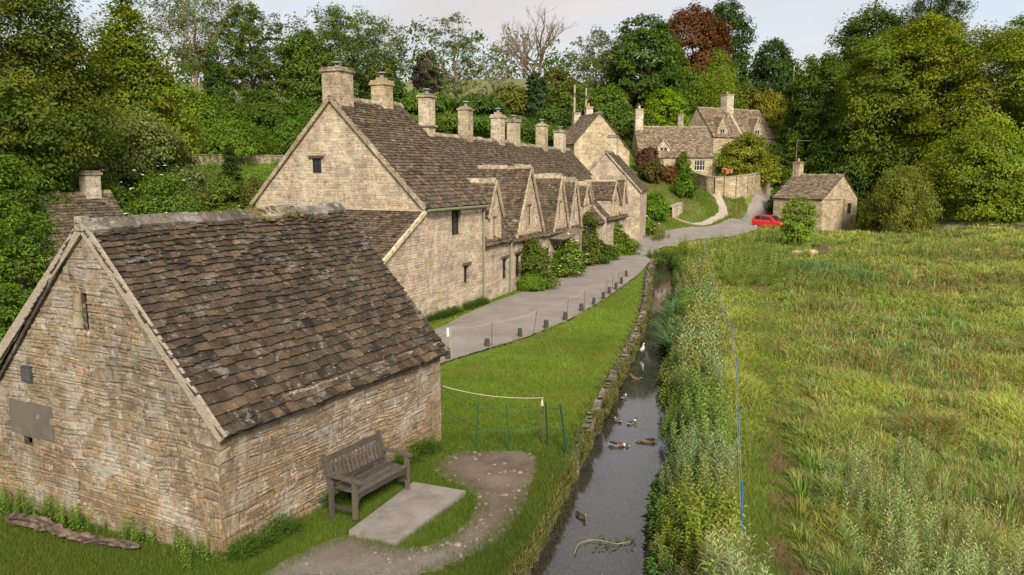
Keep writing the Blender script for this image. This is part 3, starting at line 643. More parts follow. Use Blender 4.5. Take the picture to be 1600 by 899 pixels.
def dormer(h, xc, wd, zb, ze, za, y0=0.0, yback=None, win=None, pal=PAL_WARM, tpal=TILE_ROW, seed=0, ov=.08, mat='stone', rmat='slate_row', cop=(.45, .37, .26), stone=(.44, .35, .235), frame=(.40, .32, .21)):
    root = h.root; x0, x1 = xc - wd / 2, xc + wd / 2
    yback = yback if yback is not None else (za - h.ze) / h.tf + .25
    d = MB(); fr = Frame((x0, y0 - .015, 0), (1, 0, 0)); hl = []
    if win: ww, wh, wz = win; hl = [(wd / 2 - ww / 2, wz, wd / 2 + ww / 2, wz + wh)]
    masonry(d, fr, [(0, zb), (wd, zb), (wd, ze), (wd / 2, za - .05), (0, ze)], hl, pal, seed, (.09, .17), (.16, .42), mortar=tuple(np.array(pal[0]) * .8))
    if ze > zb + .05:
        masonry(d, Frame((x0, yback, 0), (0, -1, 0)), [(0, zb), (yback - y0 + .01, zb), (yback - y0 + .01, ze), (0, ze)], (), pal, seed + 1, mortar=tuple(np.array(pal[0]) * .8))
        masonry(d, Frame((x1, y0 - .01, 0), (0, 1, 0)), [(0, zb), (yback - y0, zb), (yback - y0, ze), (0, ze)], (), pal, seed + 2, mortar=tuple(np.array(pal[0]) * .8))
    part = d.build('dormer', M[mat], root)
    r = MB(); t = (za - ze) / (wd / 2); n = math.hypot(1, t); ln = (wd / 2 + ov) * n; yf = y0 - .1; T = yback - yf
    tiles(r, Frame((x0 - ov, yback, ze - ov * t), (0, -1, 0), (1 / n, 0, t / n)), [(0, 0), (T, 0), (T, ln), (0, ln)], tpal, seed + 3, (.17, .12), (.15, .3), .02, .025)
    tiles(r, Frame((x1 + ov, yf, ze - ov * t), (0, 1, 0), (-1 / n, 0, t / n)), [(0, 0), (T, 0), (T, ln), (0, ln)], tpal, seed + 4, (.17, .12), (.15, .3), .02, .025)
    ridge_stones(r, (xc, yf, za), (xc, yback, za), (1, 0, 0), t * .8, (.33, .27, .19), seed, wd=.13)
    r.build('roof', M[rmat], part)
    if cop:
        c = MB(); c.bar((x0 - ov, yf - .03, ze - ov * t - .05), (xc, yf - .03, za - .05), .10, .09, cop, up=(0, 1, 0)); c.bar((x1 + ov, yf - .03, ze - ov * t - .05), (xc, yf - .03, za - .05), .10, .09, cop, up=(0, 1, 0)); c.build('verge', M[mat], part)
    if win: 
        w_ = window(part, fr, wd / 2 - ww / 2, wz, ww, wh, 2, 2, frame, stone=stone, wallmat=mat, rec=.1, bars=.06)
    return part
def pipe(root, pts, r=.045, col=(.22, .21, .15), name='downpipe'):
    b = MB(); b.tube(pts, r, 7, col); return b.build(name, M['paint'], root)

# ---------------------------------------------------------------- the barn
TH = R(27.6); bo = G(350, 878, 0); 
def barn_tint(u, v):
    # grey weathering over the upper wall, warmer stones low down
    g = np.clip((v - .3) / 1.0, 0, 1) * (.35 + .65 * vn(u, v, 3, .9)); a = np.array([1.06, .99, .86]); k = np.array([.95, 1.0, 1.10]); return a[None] * (1 - g[:, None]) + k[None] * g[:, None]
slit = (2.88, 3.27, 3.02, 3.86); vent = (1.0, 1.06, 1.23, 1.2)
h = house('stone_barn', 'low stone barn with steep dark slate roof beside the wooden bench', 'barn', bo, TH, 6.0, 5.75, 2.18, 4.98, yr=2.65, zeb=1.72, over=.2, verge=.07, pal=PAL_BARN, tpal=TILE_BARN,
          holes={'g': [slit, vent]}, seed=11, mat='barn_stone', rmat='slate', e=(.185, .105), tw=(.15, .32), ch=(.035, .15), cw=(.08, .42), prot=(.002, .03), lift=.028, tint=barn_tint, sag=.06, ridge_col=(.15, .135, .115), mortar=(.20, .163, .122), warp=.085, rough=.034, th_=.026)
barn = h
b = MB()
for e_ in (1, -1):
    ya, yb = (-.18, h.yr) if e_ == 1 else (h.W + .18, h.yr)
    b.bar((-.05, ya, h.ze - .18 * h.tf - .05), (-.05, yb, h.zr - .05), .17, .05, (.30, .25, .20), up=(1, 0, 0))
b.build('bargeboard', M['wood'], h.root)
b = MB(); b.box(-.1, h.yr - .1, h.zr - .12, .02, h.yr + .1, h.zr + .1, (.34, .30, .24)); b.build('finial_stone', M['barn_stone'], h.root)
def cavity(b, fr, r, rev, room, col):
    """short reveal opening into an unlit room behind the wall"""
    u0, v0, u1, v1 = r; q = [(u0, v0), (u1, v0), (u1, v1), (u0, v1)]; Q = [(u0 - room, v0 - .1), (u1 + room, v0 - .1), (u1 + room, v1 + .1), (u0 - room, v1 + .1)]
    for i in range(4):
        a, d = q[i], q[(i + 1) % 4]; A, D = Q[i], Q[(i + 1) % 4]; b.quad(fr.p(*a, .004), fr.p(*d, .004), fr.p(*d, -rev), fr.p(*a, -rev), col); b.quad(fr.p(*a, -rev), fr.p(*d, -rev), fr.p(*D, -rev), fr.p(*A, -rev), col); b.quad(fr.p(*A, -rev), fr.p(*D, -rev), fr.p(*D, -rev - .8), fr.p(*A, -rev - .8), col)
    b.quad(*[fr.p(*x, -rev - .8) for x in Q], col)
b = MB(); fr = h.g                                           # slit window in the gable
u0, v0, u1, v1 = slit; cavity(b, fr, slit, .07, .5, (.10, .08, .06))
for (a0, c0, a1, c1) in ((u0 - .2, v0 + .02, u0 - .004, v0 + .28), (u0 - .17, v0 + .29, u0 - .004, v1 - .02)):
    b.add([fr.p(a0, c0, .035), fr.p(a1, c0, .035), fr.p(a1, c1, .035), fr.p(a0, c1, .035), fr.p(a0, c0, 0), fr.p(a1, c0, 0), fr.p(a1, c1, 0), fr.p(a0, c1, 0)], [(0, 1, 2, 3), (0, 4, 5, 1), (1, 5, 6, 2), (2, 6, 7, 3), (3, 7, 4, 0)], (.38, .31, .21))
b.build('slit_window', M['barn_stone'], h.root)
b = MB(); cavity(b, fr, vent, .08, .3, (.10, .08, .06)); b.build('vent_hole', M['barn_stone'], h.root)
def slabon(name, fr, r, n, col, mat):
    u0, v0, u1, v1 = r; b = MB()
    b.add([fr.p(u0, v0, n), fr.p(u1, v0, n), fr.p(u1, v1, n), fr.p(u0, v1, n), fr.p(u0, v0, 0), fr.p(u1, v0, 0), fr.p(u1, v1, 0), fr.p(u0, v1, 0)], [(0, 1, 2, 3), (0, 4, 5, 1), (1, 5, 6, 2), (2, 6, 7, 3), (3, 7, 4, 0)], col)
    return b.build(name, M[mat], h.root)
slabon('render_panel', fr, (.67, 1.24, 1.87, 1.84), .026, (.115, .098, .078), 'slab')
pl = slabon('plaque', fr, (1.15, 2.22, 1.43, 2.48), .05, (.045, .045, .05), 'iron')
b = MB(); rs = np.random.RandomState(3)
for i in range(5):                                           # rows of illegible worn lettering
    u = 1.19 + .02 * rs.rand(); v = 2.44 - i * .04
    while u < 1.38:
        q = .012 + .03 * rs.rand(); b.quad(fr.p(u, v - .016, .053), fr.p(u + q, v - .016, .053), fr.p(u + q, v, .053), fr.p(u, v, .053), (.13, .13, .14)); u += q + .012
b.build('lettering', M['iron'], pl)
# moss on the ridge near the far end
rs = np.random.RandomState(2)
for xm, k in ((4.0, 30), (4.45, 40), (3.55, 26)):
    b = MB()
    for i in range(k):
        p = np.array((xm + .13 * rs.randn(), barn.yr + .09 * rs.randn() - .06, 0)); p[2] = barn.zr + .07 - abs(p[1] - barn.yr) * .9
        s = .03 + .045 * rs.rand(); th = np.arange(6) * np.pi / 3 + rs.rand()
        b.loft([np.c_[p[0] + s * f * np.cos(th), p[1] + s * f * np.sin(th), np.full(6, p[2] + dz * s)] for f, dz in ((1, -.5), (.9, .3), (.4, .7))], [np.array([.10, .075, .012]) * (.5 + .8 * rs.rand())] * 2)
    b.build('moss', M['bark'], h.root)

# ---------------------------------------------------------------- the row of cottages
T1 = R(26); f0 = Vector((-3.3, 29.9, 0))
gw = (8.3 - 1.0, 0, 0, 0)
c1h = {'g': [(3.10, 5.66, 3.55, 6.22)], 'f': [(2.05, 3.18, 2.78, 4.22), (3.0, 1.12, 3.42, 1.86)]}
# window in the gable: photo pixel (492, 249)
c1 = house('stone_cottage', 'tall end cottage of the row with two storeys and big gable chimney', 'cottage', f0, T1, 4.65, 8.3, 4.55, 8.62, holes=c1h, seed=31, over=.22, verge=.12, tint=None)
window(c1.root, c1.g, 3.10, 5.66, .45, .56, 2, 2, (.02, .02, .02), rec=.08, lintel=(.07, .05, .04))
window(c1.root, c1.f, 2.05, 3.18, .73, 1.04, 2, 4, (.03, .03, .028), lintel=(.06, .045, .035), rec=.16)
window(c1.root, c1.f, 3.0, 1.12, .42, .74, 1, 3, (.03, .03, .028), lintel=(.10, .075, .05), rec=.16)
coping(c1, 'g', (.34, .28, .2), .16)
chimney(c1.root, .42, 4.15, 7.7, 9.58, .86, .86, seed=41, cap='slab', pal=[(.42, .34, .24), (.36, .29, .2), (.47, .38, .26)])
chimney(c1.root, 3.4, 4.15, 8.0, 9.35, .66, .66, seed=46, cap='stepped', pal=[(.50, .40, .25), (.45, .36, .23), (.54, .44, .29)])
b = MB(); b.tube([(-.1, -.27, 4.28), (4.75, -.27, 4.26)], .055, 8, (.17, .18, .11)); b.build('gutter', M['paint'], c1.root)
pipe(c1.root, [(4.62, -.2, 4.26), (4.62, -.1, 4.0), (4.62, -.09, 3.0), (4.62, -.09, -.2)])
# lean-to against the gable, its side wall flush with the facade
b = MB(); D_ = 4.3; w2 = 4.4; zt, zl = 4.22, 1.75
masonry(b, Frame((-D_, -.004, 0), (1, 0, 0)), [(0, -.6), (D_ - .002, -.6), (D_ - .002, zt), (0, zl)], (), PAL_WARM, 51, quoin=(1.7, 0))
masonry(b, Frame((-D_, w2, 0), (0, -1, 0)), [(0, -.6), (w2, -.6), (w2, zl), (0, zl)], (), PAL_WARM, 52)
masonry(b, Frame((-.002, w2, 0), (-1, 0, 0)), [(0, -.6), (D_, -.6), (D_, zl), (0, zt)], (), PAL_WARM, 53)
lt = b.build('lean_to', M['stone'], c1.root)
r = MB(); t_ = (zt - zl) / D_; n_ = math.hypot(1, t_)
tiles(r, Frame((-D_ - .2, w2 + .1, zl - .2 * t_), (0, -1, 0), (1 / n_, 0, t_ / n_)), [(0, 0), (w2 + .16, 0), (w2 + .16, (D_ + .2) * n_), (0, (D_ + .2) * n_)], TILE_ROW, 55, (.2, .14))
r.bar((-D_ - .2, -.09, zl - .2 * t_ + .02), (-.02, -.09, zt + .02), .12, .12, (.52, .42, .28)); r.bar((-.05, -.05, zt + .05), (-.05, w2, zt + .05), .08, .06, (.42, .34, .24))
r.build('roof', M['slate_row'], lt)

T2 = R(22); f1 = f0 + Vector((math.sin(T1), math.cos(T1), 0)) * 4.65; d2 = Vector((math.sin(T2), math.cos(T2), 0)); n2v = Vector((-math.cos(T2), math.sin(T2), 0))
def row(s0, s1, label, seed, zr=7.5, ze=2.65, push=0.0, holes=(), W=8.2, pal=PAL_WARM):
    o = f1 + d2 * (s0 + .02) - n2v * push
    return house('stone_cottage', label, 'cottage', o, T2, s1 - s0 - .04, W + push, ze, zr, yr=4.1 + push, seed=seed, holes={'f': list(holes)}, over=.2, verge=.0, gables='gh', pal=pal, back=False)
pchim = [(.56, .48, .35), (.50, .42, .30), (.60, .51, .38)]
c2 = row(0, 3.1, 'narrow row cottage with small wall dormer next to the tall end cottage', 61, 7.6, 2.75, holes=[(2.2, .8, 2.7, 1.75)])
dormer(c2, 1.25, 1.55, 2.0, 3.9, 5.35, win=(.5, 1.15, 2.6), seed=62)
window(c2.root, c2.f, 2.2, .8, .5, .95, 1, 2, lintel=(.08, .06, .045))
chimney(c2.root, 2.8, 4.1, 7.0, 9.15, .62, .56, pchim, 'slab', 'cowl', 64, band=7.78)
pipe(c2.root, [(3.0, -.16, 2.5), (3.0, -.09, 2.2), (3.0, -.09, -.2)])
c3 = row(3.1, 7.4, 'row cottage with the largest wall gable above climbing green shrub', 71, 7.5, 2.65, holes=[(.7, .7, 1.3, 1.8)])
dormer(c3, 2.5, 3.7, 2.0, 2.75, 5.95, win=(.75, 1.1, 3.0), seed=72)
window(c3.root, c3.f, .7, .7, .6, 1.1, 2, 2, lintel=(.08, .06, .045))
chimney(c3.root, 3.95, 4.1, 6.9, 8.85, .62, .58, [(.44, .36, .25), (.38, .31, .22)], 'dome', 'cowl', 74)
c4 = row(7.4, 11.8, 'row cottage whose steep gable rises behind rounded pale flowering bush', 81, 7.45, 2.6, holes=[(.6, .5, 1.3, 1.7)])
dormer(c4, 2.95, 2.6, 2.0, 2.6, 5.5, win=(.6, 1.0, 3.1), seed=82)
window(c4.root, c4.f, .6, .5, .7, 1.2, 2, 2)
b = MB(); b.bar((1.1, -.5, 2.2), (4.6, -.5, 2.45), .9, .07, (.18, .14, .1)); b.build('porch_roof', M['slate_row'], c4.root)
chimney(c4.root, 3.95, 4.1, 6.9, 8.7, .66, .6, pchim, 'stepped', 'cowl', 84)
c5 = row(11.8, 14.1, 'narrow row cottage with one steep gable holding long grey window', 91, 7.45, 2.6)
dormer(c5, 1.1, 2.2, 2.0, 2.6, 5.3, win=(.55, 1.3, 3.0), seed=92, frame=(.2, .21, .22))
chimney(c5.root, 1.95, 4.1, 6.9, 8.6, .66, .6, pchim, 'slab', 'cowl', 94)
pipe(c5.root, [(2.2, -.16, 2.5), (2.2, -.09, 2.2), (2.2, -.09, -.2)])
c6 = row(14.1, 19, 'row cottage with two small high dormers and stone cheeks', 101, 7.3, 2.6, holes=[(2.6, .6, 3.1, 1.6)])
dormer(c6, 1.2, 1.7, 2.2, 3.8, 4.95, win=(.5, .8, 2.9), seed=102); dormer(c6, 3.9, 1.6, 2.4, 4.0, 5.0, y0=.7, win=(.6, .7, 3.3), seed=104)
window(c6.root, c6.f, 2.6, .6, .5, 1.0, 1, 2)
chimney(c6.root, 4.6, 4.1, 6.8, 8.6, .66, .62, [(.52, .42, .26), (.47, .37, .22)], 'dome', 'cowl', 106)
c7 = row(19, 24.4, 'row cottage before the projecting end house with cat-slide roof', 111, 7.25, 2.7, push=.25, holes=[(3.2, .8, 3.7, 1.8)])
dormer(c7, 2.1, 2.2, 2.2, 3.9, 5.05, win=(.6, .9, 2.9), seed=112); dormer(c7, 4.5, 1.3, 2.2, 3.6, 5.3, win=(.4, .9, 2.9), seed=114)
window(c7.root, c7.f, 3.2, .8, .5, 1.0, 1, 2)
chimney(c7.root, 3.4, 4.35, 6.7, 8.35, .7, .66, pchim, 'slab', 'cowl', 116)
# end house: gable turned to the camera, standing forward of the row
eo = P(999, 365, 60.5); eo.z = .45
c8 = house('stone_cottage', 'end house closing the row, plain gable facing along the lane', 'cottage', eo, R(15), 5.0, 5.3, 3.85, 6.75, seed=121, over=.15, verge=.12)
coping(c8, 'g', (.42, .35, .25), .12)
pipe(c8.root, [(-.05, 2.0, 3.7), (-.07, 2.0, 3.5), (-.07, 2.0, -.3)], .04, (.3, .25, .18))
chimney(c8.root, 3.6, 2.65, 6.3, 7.9, .75, .7, pchim, 'slab', None, 126)

# ---------------------------------------------------------------- houses up the hill
def gz(p): return float(height(p.x, p.y))
kwf = dict(pal=PAL_FAR, tpal=TILE_FAR, mat='far_stone', e=(.26, .18), tw=(.25, .5), ch=(.14, .24), cw=(.25, .6), zb=-2.5, verge=.08)
# A: tall gable behind the row
p = P(974, 240, 79); base = 4.2; p.z = base
hA = house('stone_house', 'tall house behind the row with plain pointed gable and two stacks', 'house', p, R(-12), 7.0, 5.0, 8.4 - base, 11.25 - base, seed=131, **kwf)
chimney(hA.root, 6.5, 2.9, 5.6, 7.3, .75, .7, PAL_PALE, 'slab', None, 134, 'far_stone'); chimney(hA.root, 4.2, 2.3, 6.2, 7.75, .75, .7, PAL_PALE, 'slab', 'pot', 137, 'far_stone')
# its wing, set back to the right
b = MB(); fr = Frame((3.2, -1.8, 0), (1, 0, 0)); masonry(b, fr, [(0, -2.5), (3.2, -2.5), (3.2, 3.6), (0, 3.6)], (), PAL_FAR, 141); masonry(b, Frame((3.2, 1, 0), (0, -1, 0)), [(0, -2.5), (2.8, -2.5), (2.8, 3.6), (0, 5.6)], (), PAL_FAR, 142)
wg = b.build('wing', M['far_stone'], hA.root); r = MB(); tiles(r, Frame((3.1, -1.95, 3.45), (1, 0, 0), (0, .76, .65)), [(0, 0), (3.4, 0), (3.4, 4.0), (0, 4.0)], TILE_FAR, 143, (.26, .18), (.25, .5)); r.build('roof', M['slate_row'], wg)
# B: long low house
p = P(999, 275, 96.5); base = 4.9; p.z = base
fB = [(6.6, .75, 8.0, 2.0), (4.35, .0, 5.2, 2.1)]
hB = house('stone_house', 'long low house with single dormer and doorway behind reddish shrubs', 'house', p, R(87), 8.9, 6.4, 7.35 - base, 11.0 - base, holes={'f': fB}, seed=151, **kwf)
window(hB.root, hB.f, 6.6, .75, 1.4, 1.25, 4, 2, (.6, .58, .5), wallmat='far_stone', bars=.08)
b = MB(); b.quad(*[hB.f.p(*q, -.12) for q in ((4.35, 0), (5.2, 0), (5.2, 2.1), (4.35, 2.1))], (.07, .045, .035)); b.build('door', M['wood'], hB.root)
dormer(hB, 3.0, 1.5, 2.4, 3.6, 4.5, y0=.5, win=(1.0, .75, 2.75), pal=PAL_PALE, tpal=TILE_FAR, seed=156, mat='far_stone', cop=(.55, .47, .35), frame=(.65, .62, .55), stone=(.55, .46, .34))
chimney(hB.root, .45, 3.2, 5.4, 8.1, .95, .8, PAL_PALE, 'slab', 'pots', 157, 'far_stone'); chimney(hB.root, 5.6, 3.2, 5.8, 7.5, .7, .6, [(.3, .25, .18)], 'slab', None, 159, 'far_stone')
# C: highest house, two roof heights either side of a stack
p = P(1114, 240, 107); base = 7.6; p.z = base
hC = house('stone_house', 'highest house above the terrace with steep roof and central chimney', 'house', p, R(58), 12.0, 6.2, 10.2 - base, 14.1 - base, seed=161, **kwf)
dormer(hC, 1.9, 2.2, 2.0, 3.3, 5.3, y0=.25, win=(.95, 1.2, 2.3), pal=PAL_FAR, tpal=TILE_FAR, seed=164, mat='far_stone', frame=(.6, .6, .58), stone=(.55, .46, .34))
dormer(hC, 8.7, 2.2, 2.0, 3.3, 5.3, y0=.25, win=(.95, 1.2, 2.3), pal=PAL_FAR, tpal=TILE_FAR, seed=166, mat='far_stone', frame=(.6, .6, .58), stone=(.55, .46, .34))
chimney(hC.root, 5.6, 3.1, 4.5, 8.3, 1.3, 1.2, PAL_PALE, 'slab', 'pot', 167, 'far_stone')
b = MB(); b.bar((5.3, .1, hC.ze + .25), (5.3, 3.0, hC.zr + .12), .4, .3, (.52, .43, .31)); b.build('parapet', M['far_stone'], hC.root)
# D: small house by the lane on the right, gable end turned to the camera
p = P(1337, 350, 84); base = float(height(p.x, p.y)); p.z = base
hD = house('stone_house', 'small stone house by the lane with blank gable and rooftop aerial', 'house', p, R(-38), 5.6, 6.6, 3.55, 5.9, holes={'g': [(4.75, 2.0 - .1, 5.55, 2.95)]}, yr=3.0, seed=171, **{**kwf, 'zb': -1.0})
window(hD.root, hD.g, 4.75, 1.9, .8, 1.05, 2, 2, (.05, .05, .05), wallmat='far_stone')
slabon_ = MB(); slabon_.bar((-.06, 3.1, 3.42), (-.06, 6.4, 3.46), .09, .06, (.3, .25, .18)); slabon_.bar((-.06, 2.6, 3.4), (-.06, 2.6, -.2), .08, .07, (.22, .18, .13), up=(0, 1, 0)); slabon_.build('drainpipe', M['paint'], hD.root)
chimney(hD.root, 5.2, 3.0, 5.2, 7.1, .8, .75, PAL_FAR, 'slab', 'pot', 177, 'far_stone')
b = MB(); ax, ay = 5.2, 3.45; b.tube([(ax, ay, 5.5), (ax, ay, 9.5)], .02, 5, (.25, .25, .25)); b.tube([(ax, ay, 9.45), (ax - .9, ay - .9, 9.45)], .016, 5, (.25, .25, .25))
for k in range(6): q = k / 5; b.tube([(ax - .9 * q - .18, ay - .9 * q + .18, 9.45), (ax - .9 * q + .18, ay - .9 * q - .18, 9.45)], .014, 4, (.5, .5, .5))
b.build('aerial', M['iron'], hD.root)
# E: little cottage half hidden behind the barn
p = P(68, 410, 29.5); base = .3; p.z = base
hE = house('stone_cottage', 'small mossy-roofed cottage half hidden behind the barn gable', 'cottage', p, R(38), 3.6, 4.4, 2.55, 4.55, holes={'f': [(1.0, 1.2, 2.0, 2.1)]}, seed=181, tpal=[(.115, .085, .05), (.09, .07, .048), (.125, .09, .055), (.075, .06, .042)], zb=-1, ridge_col=(.2, .17, .09))
window(hE.root, hE.f, 1.0, 1.2, 1.0, .9, 2, 2, (.06, .05, .04), lintel=(.09, .07, .05))
chimney(hE.root, 2.9, 2.2, 4.0, 5.3, .6, .6, PAL_PALE, 'slab', None, 186)
# ---------------------------------------------------------------- free-standing walls
def stone_wall(name, label, pts, zb, hgt, th, pal, seed, mat='far_stone', cat='wall', drop=None, cw=(.25, .6), ch=(.12, .22)):
    """pts: plan points; zb: foot levels; hgt: heights"""
    b = MB(); p = [np.array(q, float) for q in pts]
    for i in range(len(p) - 1):
        d = p[i + 1] - p[i]; L_ = np.linalg.norm(d) + .06; d /= L_; n = np.array([d[1], -d[0]]); z0, z1 = zb[i], zb[i + 1]; t0, t1 = z0 + hgt[i], z1 + hgt[i + 1]
        f1_ = Frame((*(p[i] + n * th / 2), 0), (d[0], d[1], 0)); f2_ = Frame((*(p[i + 1] - n * th / 2), 0), (-d[0], -d[1], 0))
        masonry(b, f1_, [(0, z0 - 1.6), (L_, z1 - 1.6), (L_, t1), (0, t0)], (), pal, seed + i, ch, cw); masonry(b, f2_, [(0, z1 - 1.6), (L_, z0 - 1.6), (L_, t0), (0, t1)], (), pal, seed + i + 50, ch, cw)
        b.bar((*p[i], t0 + .03), (*p[i + 1], t1 + .03), th + .08, .09, np.array(pal[0]) * .8)
    return setp(b.build(name, M[mat]), label, cat)
tw = [P(1085, 287, 94), P(1105, 300, 90), P(1130, 304, 89), P(1165, 304, 90), P(1185, 298, 94), P(1204, 284, 101)]
tp = [P(1085, 270, 94), P(1105, 276, 90), P(1130, 277, 89), P(1165, 274, 90), P(1185, 270, 94), P(1204, 262, 101)]
tws = smooth([tuple(q) for q in tw], 2); tps = smooth([tuple(q) for q in tp], 2)
stone_wall('terrace_wall', 'curved golden terrace wall holding the garden below the highest house', [(q[0], q[1]) for q in tws], [q[2] for q in tws], [(a[2] - q[2]) for a, q in zip(tps, tws)], .45, [(.44, .35, .22), (.36, .29, .18), (.50, .40, .26)], 201)
q0, q1 = P(1112, 274, 97), P(1182, 274, 100); stone_wall('garden_wall', 'upper garden wall behind the terracotta pots', [(q0.x, q0.y), (q1.x, q1.y)], [q0.z, q1.z], [2.0, 1.9], .4, [(.30, .25, .17), (.26, .21, .14)], 221)
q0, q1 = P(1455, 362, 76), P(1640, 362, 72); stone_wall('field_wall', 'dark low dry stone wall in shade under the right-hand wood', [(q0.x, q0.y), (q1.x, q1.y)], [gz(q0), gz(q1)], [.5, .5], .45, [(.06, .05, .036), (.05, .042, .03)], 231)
q = [P(258, 262, 57), P(340, 262, 60), P(452, 262, 64)]; stone_wall('bank_wall', 'broken rubble wall at the foot of the hedge bank behind the row', [(a.x, a.y) for a in q], [a.z for a in q], [.9, .9, .9], .5, [(.38, .31, .21), (.33, .27, .18)], 241)
q0, q1 = P(1047, 333, 77.5), P(1064, 310, 82); stone_wall('garden_wall', 'short stepped garden wall with pale coping beside the round green bush', [(q0.x, q0.y), (q1.x, q1.y)], [gz(q0), gz(q1)], [1.0, .8], .4, PAL_PALE, 251)
# ---------------------------------------------------------------- foliage
def leaf_cards(mb, pos, nrm, l, rs, col, wr=.55, droop=.25):
    """one pointed, slightly folded leaf card per position"""
    n = len(pos); r = rs.randn(n, 3); t = np.cross(nrm, r); t /= np.linalg.norm(t, axis=1)[:, None] + 1e-9; s = np.cross(nrm, t)
    L_ = (l * (.65 + .7 * rs.rand(n)))[:, None]; W_ = L_ * wr * .5
    A = pos - t * L_ * .5; B = pos + s * W_ + nrm * L_ * .08; C = pos + t * L_ * .5 - np.array([0, 0, 1]) * L_ * droop; D = pos - s * W_ + nrm * L_ * .08
    V = np.stack([A, B, C, D], 1).reshape(-1, 3); mb.add(V, np.arange(n * 4).reshape(-1, 4), col)
PROF = {'round': ([0, .15, .45, .75, .92, 1], [.35, .78, 1, .82, .5, .12]), 'dome': ([0, .1, .35, .65, .88, 1], [.7, .95, 1, .82, .48, .12]), 'cone': ([0, .1, .3, .6, .85, 1], [.7, 1, .92, .58, .25, .04]),
        'vase': ([0, .2, .5, .75, .92, 1], [.18, .5, .86, 1, .7, .25]), 'column': ([0, .1, .5, .8, 1], [.7, .95, 1, .75, .1]), 'bush': ([0, .12, .4, .7, .9, 1], [.85, 1, 1, .8, .5, .15])}
def crown_pts(rs, n, prof, R_, z0, z1, lob=.25, shell=.5):
    hs, rr = PROF[prof]; h = []
    while len(h) < n:
        q = rs.rand(n * 3); k = q[rs.rand(n * 3) < np.interp(q, hs, rr) ** 1.2 + .08]; h += list(k)
    h = np.array(h[:n]); a = rs.rand(n) * 2 * np.pi; p1, p2, p3 = rs.rand(3) * 6.28
    lobe = 1 + lob * (.55 * np.sin(2 * a + p1 + 3 * h) + .45 * np.sin(3 * a + p2 - 5 * h) + .35 * np.sin(5 * a + p3 + 9 * h)) - lob * .5
    r = np.interp(h, hs, rr) * lobe * R_ * (1 - (1 - shell) * rs.rand(n) ** 1.6)
    return np.c_[r * np.cos(a), r * np.sin(a), z0 + (z1 - z0) * h]
def foliage(mb, rs, cl, rc, per, l, flat=.55, hue=.12, wr=.55, center=None, up=.55, droop=.25, strand=0.0):
    """leaf clumps round the centres cl"""
    n = len(cl) * per; ci = np.repeat(np.arange(len(cl)), per)
    g = rs.randn(n, 3); g /= np.linalg.norm(g, axis=1)[:, None]; g *= (rs.rand(n) ** .45)[:, None]
    rcs = rc * (.6 + .8 * rs.rand(len(cl)))
    g2 = g * np.array([1, 1, flat]); g2[:, 2] = np.where(g2[:, 2] < 0, g2[:, 2] * .75, g2[:, 2])
    rad = np.hypot(g2[:, 0], g2[:, 1]); g2[:, 2] -= .35 * rad ** 2
    pos = cl[ci] + g2 * rcs[ci][:, None]
    if strand: pos[:, 2] -= strand * rs.rand(n) ** 1.5
    o = cl[ci] - (center if center is not None else cl.mean(0)); o /= np.linalg.norm(o, axis=1)[:, None] + 1e-9
    nr = up * np.array([0, 0, 1.]) + .45 * o + .45 * g + .33 * rs.randn(n, 3); nr /= np.linalg.norm(nr, axis=1)[:, None]
    cv = (.72 + .56 * rs.rand(len(cl)))[ci] * (.8 + .4 * rs.rand(n)); hv = (.55 * hue * rs.randn(len(cl)))[ci] + .05 * rs.randn(n)
    col = np.c_[cv * (1 + hv), cv, cv * (1 - .6 * hv)]
    leaf_cards(mb, pos, nr, l, rs, np.clip(col, .2, 2.2), wr, droop)
def limb(mb, rs, a, b, r0, r1, col, k=5, bend=.12):
    a = np.array(a, float); b = np.array(b, float); L_ = np.linalg.norm(b - a); t = np.linspace(0, 1, k)[:, None]
    m = rs.randn(3) * bend * L_; m[2] = abs(m[2]) * .4 - .05 * L_
    mb.tube(a * (1 - t) + b * t + m * (4 * t * (1 - t)), np.linspace(r0, r1, k), 5 if r0 < .12 else 8, col, cap=False)
TCOUNT = [0]
